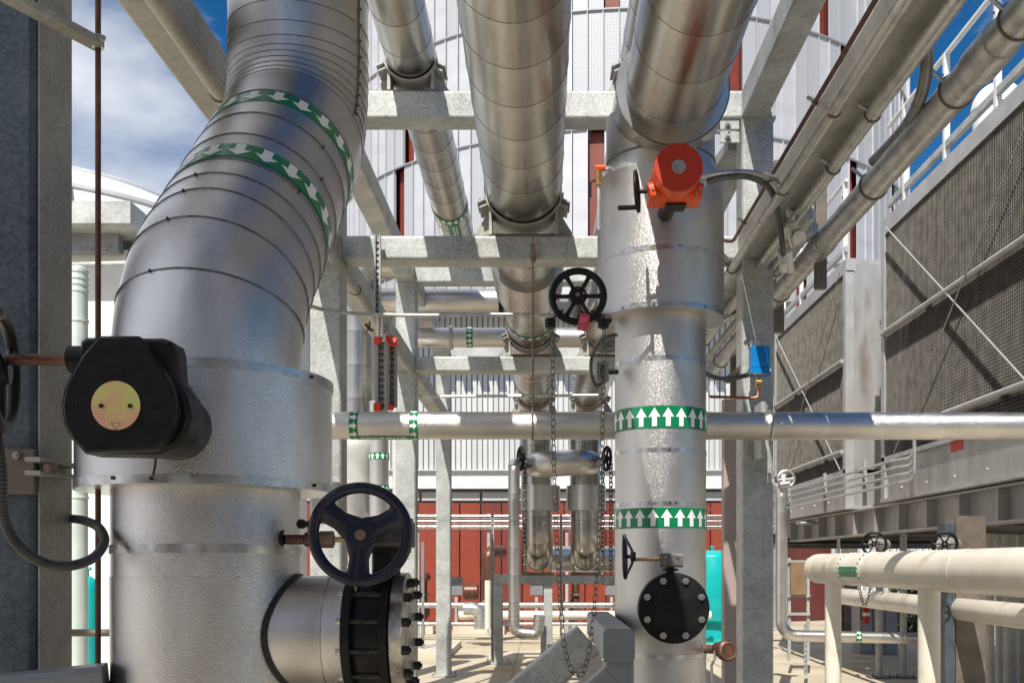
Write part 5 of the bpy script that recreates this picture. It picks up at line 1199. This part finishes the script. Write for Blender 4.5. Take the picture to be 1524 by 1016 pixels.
for px, lbx in ((775, 'small dark chain wheel left of the far twin risers'), (903, 'small dark chain wheel right of the far twin risers')):
    c = P(px, 682, 18.9); h = handwheel('chain_wheel', c, (1, .3, 0), .24, lbx, CASTBLK, 5, .03, .05, 90, .04); h['category'] = 'chain wheel'; obj('shaft', MB().cyl(c, c + V(.35 if px < 800 else -.35, 0, 0), .02, 8), CASTBLK, h)
    t = thing('thin_chain', P(px, 880, 18.8), 'thin chain hanging from the small far chain wheel, ' + ('left' if px < 800 else 'right') + ' one', 'chain')
    chain(t, [P(px - 6, 690, 18.8), P(px - 6, 870, 18.8)], .11, .028, .011); chain(t, [P(px + 6, 690, 18.8), P(px + 6, 860, 18.8)], .11, .028, .011)
sv3 = thing('slim_riser', P(770, 945, 18.6), 'slim silver pipe with pale green label and corrugated floor elbow left of the twin risers', 'pipe')
q = P(765, 0, 18.6).x
pp = Path([(q, 19.3, P(0, 690, 18.6).z), (q, 18.6, P(0, 690, 18.6).z), (q, 18.6, P(0, 940, 18.6).z), (P(800, 0, 18.6).x, 18.6, P(0, 944, 18.6).z), (P(803, 0, 18.6).x, 18.6, P(0, 915, 18.6).z)], [.14, .16, .1], seg=8)
cladpipe(sv3, pp, .105, [*every(.2, pp.L - 1.1, .5), *every(pp.L - 1.0, pp.L - .1, .09)], BRUSHV, n=28, allbeads=True)
m = MB(); vs = []; pq = Path([(q, 18.6, P(0, 848, 18.6).z), (q, 18.6, P(0, 812, 18.6).z)])
obj('pipe_label', ring_mb(pq, 0, pq.L, .103, .103, 28), GREENP, sv3)
perfstrut('perforated_strut', P(733, 985, 18.4), P(733, 765, 18.4), .055, .04, .09, 'tall slotted strut standing on the floor left of the low frame')
fp = thing('floor_bracket', P(809, 985, 19), 'short galvanised post with base plate holding the slim pipe elbow', 'post')
obj('post', MB().ibeam(P(809, 983, 18.9), P(809, 914, 18.9), .11, .11, .012, up=(0, 1, 0)), GALV, fp); obj('base_plate', MB().box((P(809, 0, 18.9).x - .2, 18.7, .006), (P(809, 0, 18.9).x + .22, 19.1, .03)), STEELD, fp)
perfstrut('perforated_strut', P(835, 950, 18.6), P(835, 765, 18.6), .05, .04, .09, 'slotted strut between the far twin risers')
hp = thing('rear_header', (1.5, 22, EYE - .2), 'horizontal silver header behind the twin risers', 'pipe'); pp = Path([(.15, 22, EYE + .1), (3.4, 22, EYE + .1)]); cladpipe(hp, pp, .28, every(.3, pp.L, .8), BRUSHV, n=40)
# horizontal conduit bundle in front of the red wall
hb = thing('conduit_bundle', P(760, 775, 27), 'six thin horizontal conduits crossing in front of the red wall', 'conduit')
for k in range(6): obj('conduit', MB().cyl((-4.2, 27, P(0, 767 + k * 4, 27).z), (6.2, 27, P(0, 767 + k * 4, 27).z), .025, 8), CONDUIT if k % 2 == 0 else STEELD, hb)
for x in (-3.4, -1.5, .6, 2.8, 5): obj('stanchion', MB().box((x, 27.04, 0), (x + .08, 27.12, P(0, 764, 27).z)), GALV, hb)
hr = thing('pipe_rail', P(760, 900, 26), 'low grey horizontal pipes along the foot of the red wall', 'pipe')
obj('rail', MB().cyl((-4, 25, P(0, 900, 25).z), (4, 25, P(0, 900, 25).z), .07, 12), CONDUIT, hr); obj('rail', MB().cyl((-2, 24, P(0, 915, 24).z), (4, 24, P(0, 915, 24).z), .11, 14), CREAM, hr); obj('rail', MB().cyl((-4, 26, P(0, 928, 26).z), (3, 26, P(0, 928, 26).z), .05, 12), CONDUIT, hr)
def pump(X, Y, label, mat):
    t = thing('pump_set', (X, Y, 0), label, 'pump', 'pump sets along the red wall')
    obj('plinth', MB().box((X - .7, Y - .35, .006), (X + .7, Y + .35, .22)), bpy.data.materials['kerb_concrete'], t)
    obj('motor', MB().cyl((X - .6, Y, .62), (X + .05, Y, .62), .24, 20, bev=.03), mat, t)
    for k in range(6): obj('cooling_fin', MB().cyl((X - .5 + k * .09, Y, .62), (X - .48 + k * .09, Y, .62), .27, 20), mat, t)
    obj('volute', MB().cyl((X + .25, Y - .12, .62), (X + .25, Y + .16, .62), .33, 24, bev=.04), mat, t)
    obj('coupling', MB().cyl((X + .03, Y, .62), (X + .2, Y, .62), .08, 12), STEELD, t)
    obj('discharge', MB().tube(Path([(X + .4, Y, .7), (X + .4, Y, 1.55), (X + .4, Y + .9, 1.55)], .2, seg=6).p, .11, 14), mat, t)
    obj('flange', MB().cyl((X + .4, Y, 1.05), (X + .4, Y, 1.1), .18, 16), STEELD, t)
    obj('switch_post', MB().box((X - .72, Y + .4, 0), (X - .64, Y + .48, 1.5)), GALV, t); obj('switch_box', MB().box((X - .86, Y + .36, 1.05), (X - .5, Y + .44, 1.55)), STEELG, t)
for X, mt_, lbx in ((-3.7, RUSTR, 'dark red pump set at the far left foot of the red wall'), (-1.75, STEELD, 'dark steel pump set in front of the red wall beside the far column'), (.5, RUSTR, 'dark red pump set behind the low frame'), (2.6, STEELD, 'dark steel pump set behind the centre riser')):
    pump(X, 27.8, lbx, mt_)
rp2 = thing('red_pump_pipe', P(735, 880, 24.5), 'dark red pipe bend standing in front of the red wall', 'pipe')
obj('bend', MB().tube(Path([P(727, 890, 24.5), P(727, 820, 24.5), P(745, 820, 24.5) + V(0, .6, 0)], .2, seg=8).p, .15, 20), RUSTR, rp2)
obj('flange', MB().cyl(P(727, 862, 24.5), P(727, 856, 24.5), .2, 20), RUSTR, rp2)
obj('motor', MB().cyl(P(690, 880, 25), P(712, 880, 25), .2, 20, bev=.03), RUSTR, rp2)
fe = thing('floor_elbow', P(712, 925, 23), 'grey insulated elbow lying at the foot of the red wall', 'pipe'); obj('elbow', MB().tube(Path([P(690, 905, 23.5), P(715, 905, 23.5), P(715, 935, 23.5)], .2, seg=8).p, .15, 20), CONDUIT, fe)
obj('white_standpipe', MB().cyl((P(726, 0, 21).x, 21, P(0, 935, 21).z), (P(726, 0, 21).x, 21, P(0, 863, 21).z), .065, 16), CREAM, None, 'short cream standpipe left of the low frame', 'pipe')
cbn = thing('curved_conduits', P(525, 860, 11), 'bundle of thin conduits curving at their feet, seen through the big handwheel', 'conduit')
for k in range(4): obj('conduit', MB().tube(Path([P(520 + k * 6, 770, 11), P(520 + k * 6, 846 + k * 3, 11), P(495, 852 + k * 3, 11)], .07, seg=6).p, .016, 8), CONDUIT, cbn)
for i in range(5):
    obj('service_post', MB().box((-3.6 + i * .26, 20 + i * .3, 0), (-3.54 + i * .26, 20.06 + i * .3, EYE + .45 - .1 * (i % 2))), GALV if i % 2 else STEELG, None, ('leftmost', 'second', 'middle', 'fourth', 'rightmost')[i] + ' of five thin posts left of the far rack column', 'post', 'thin service posts')
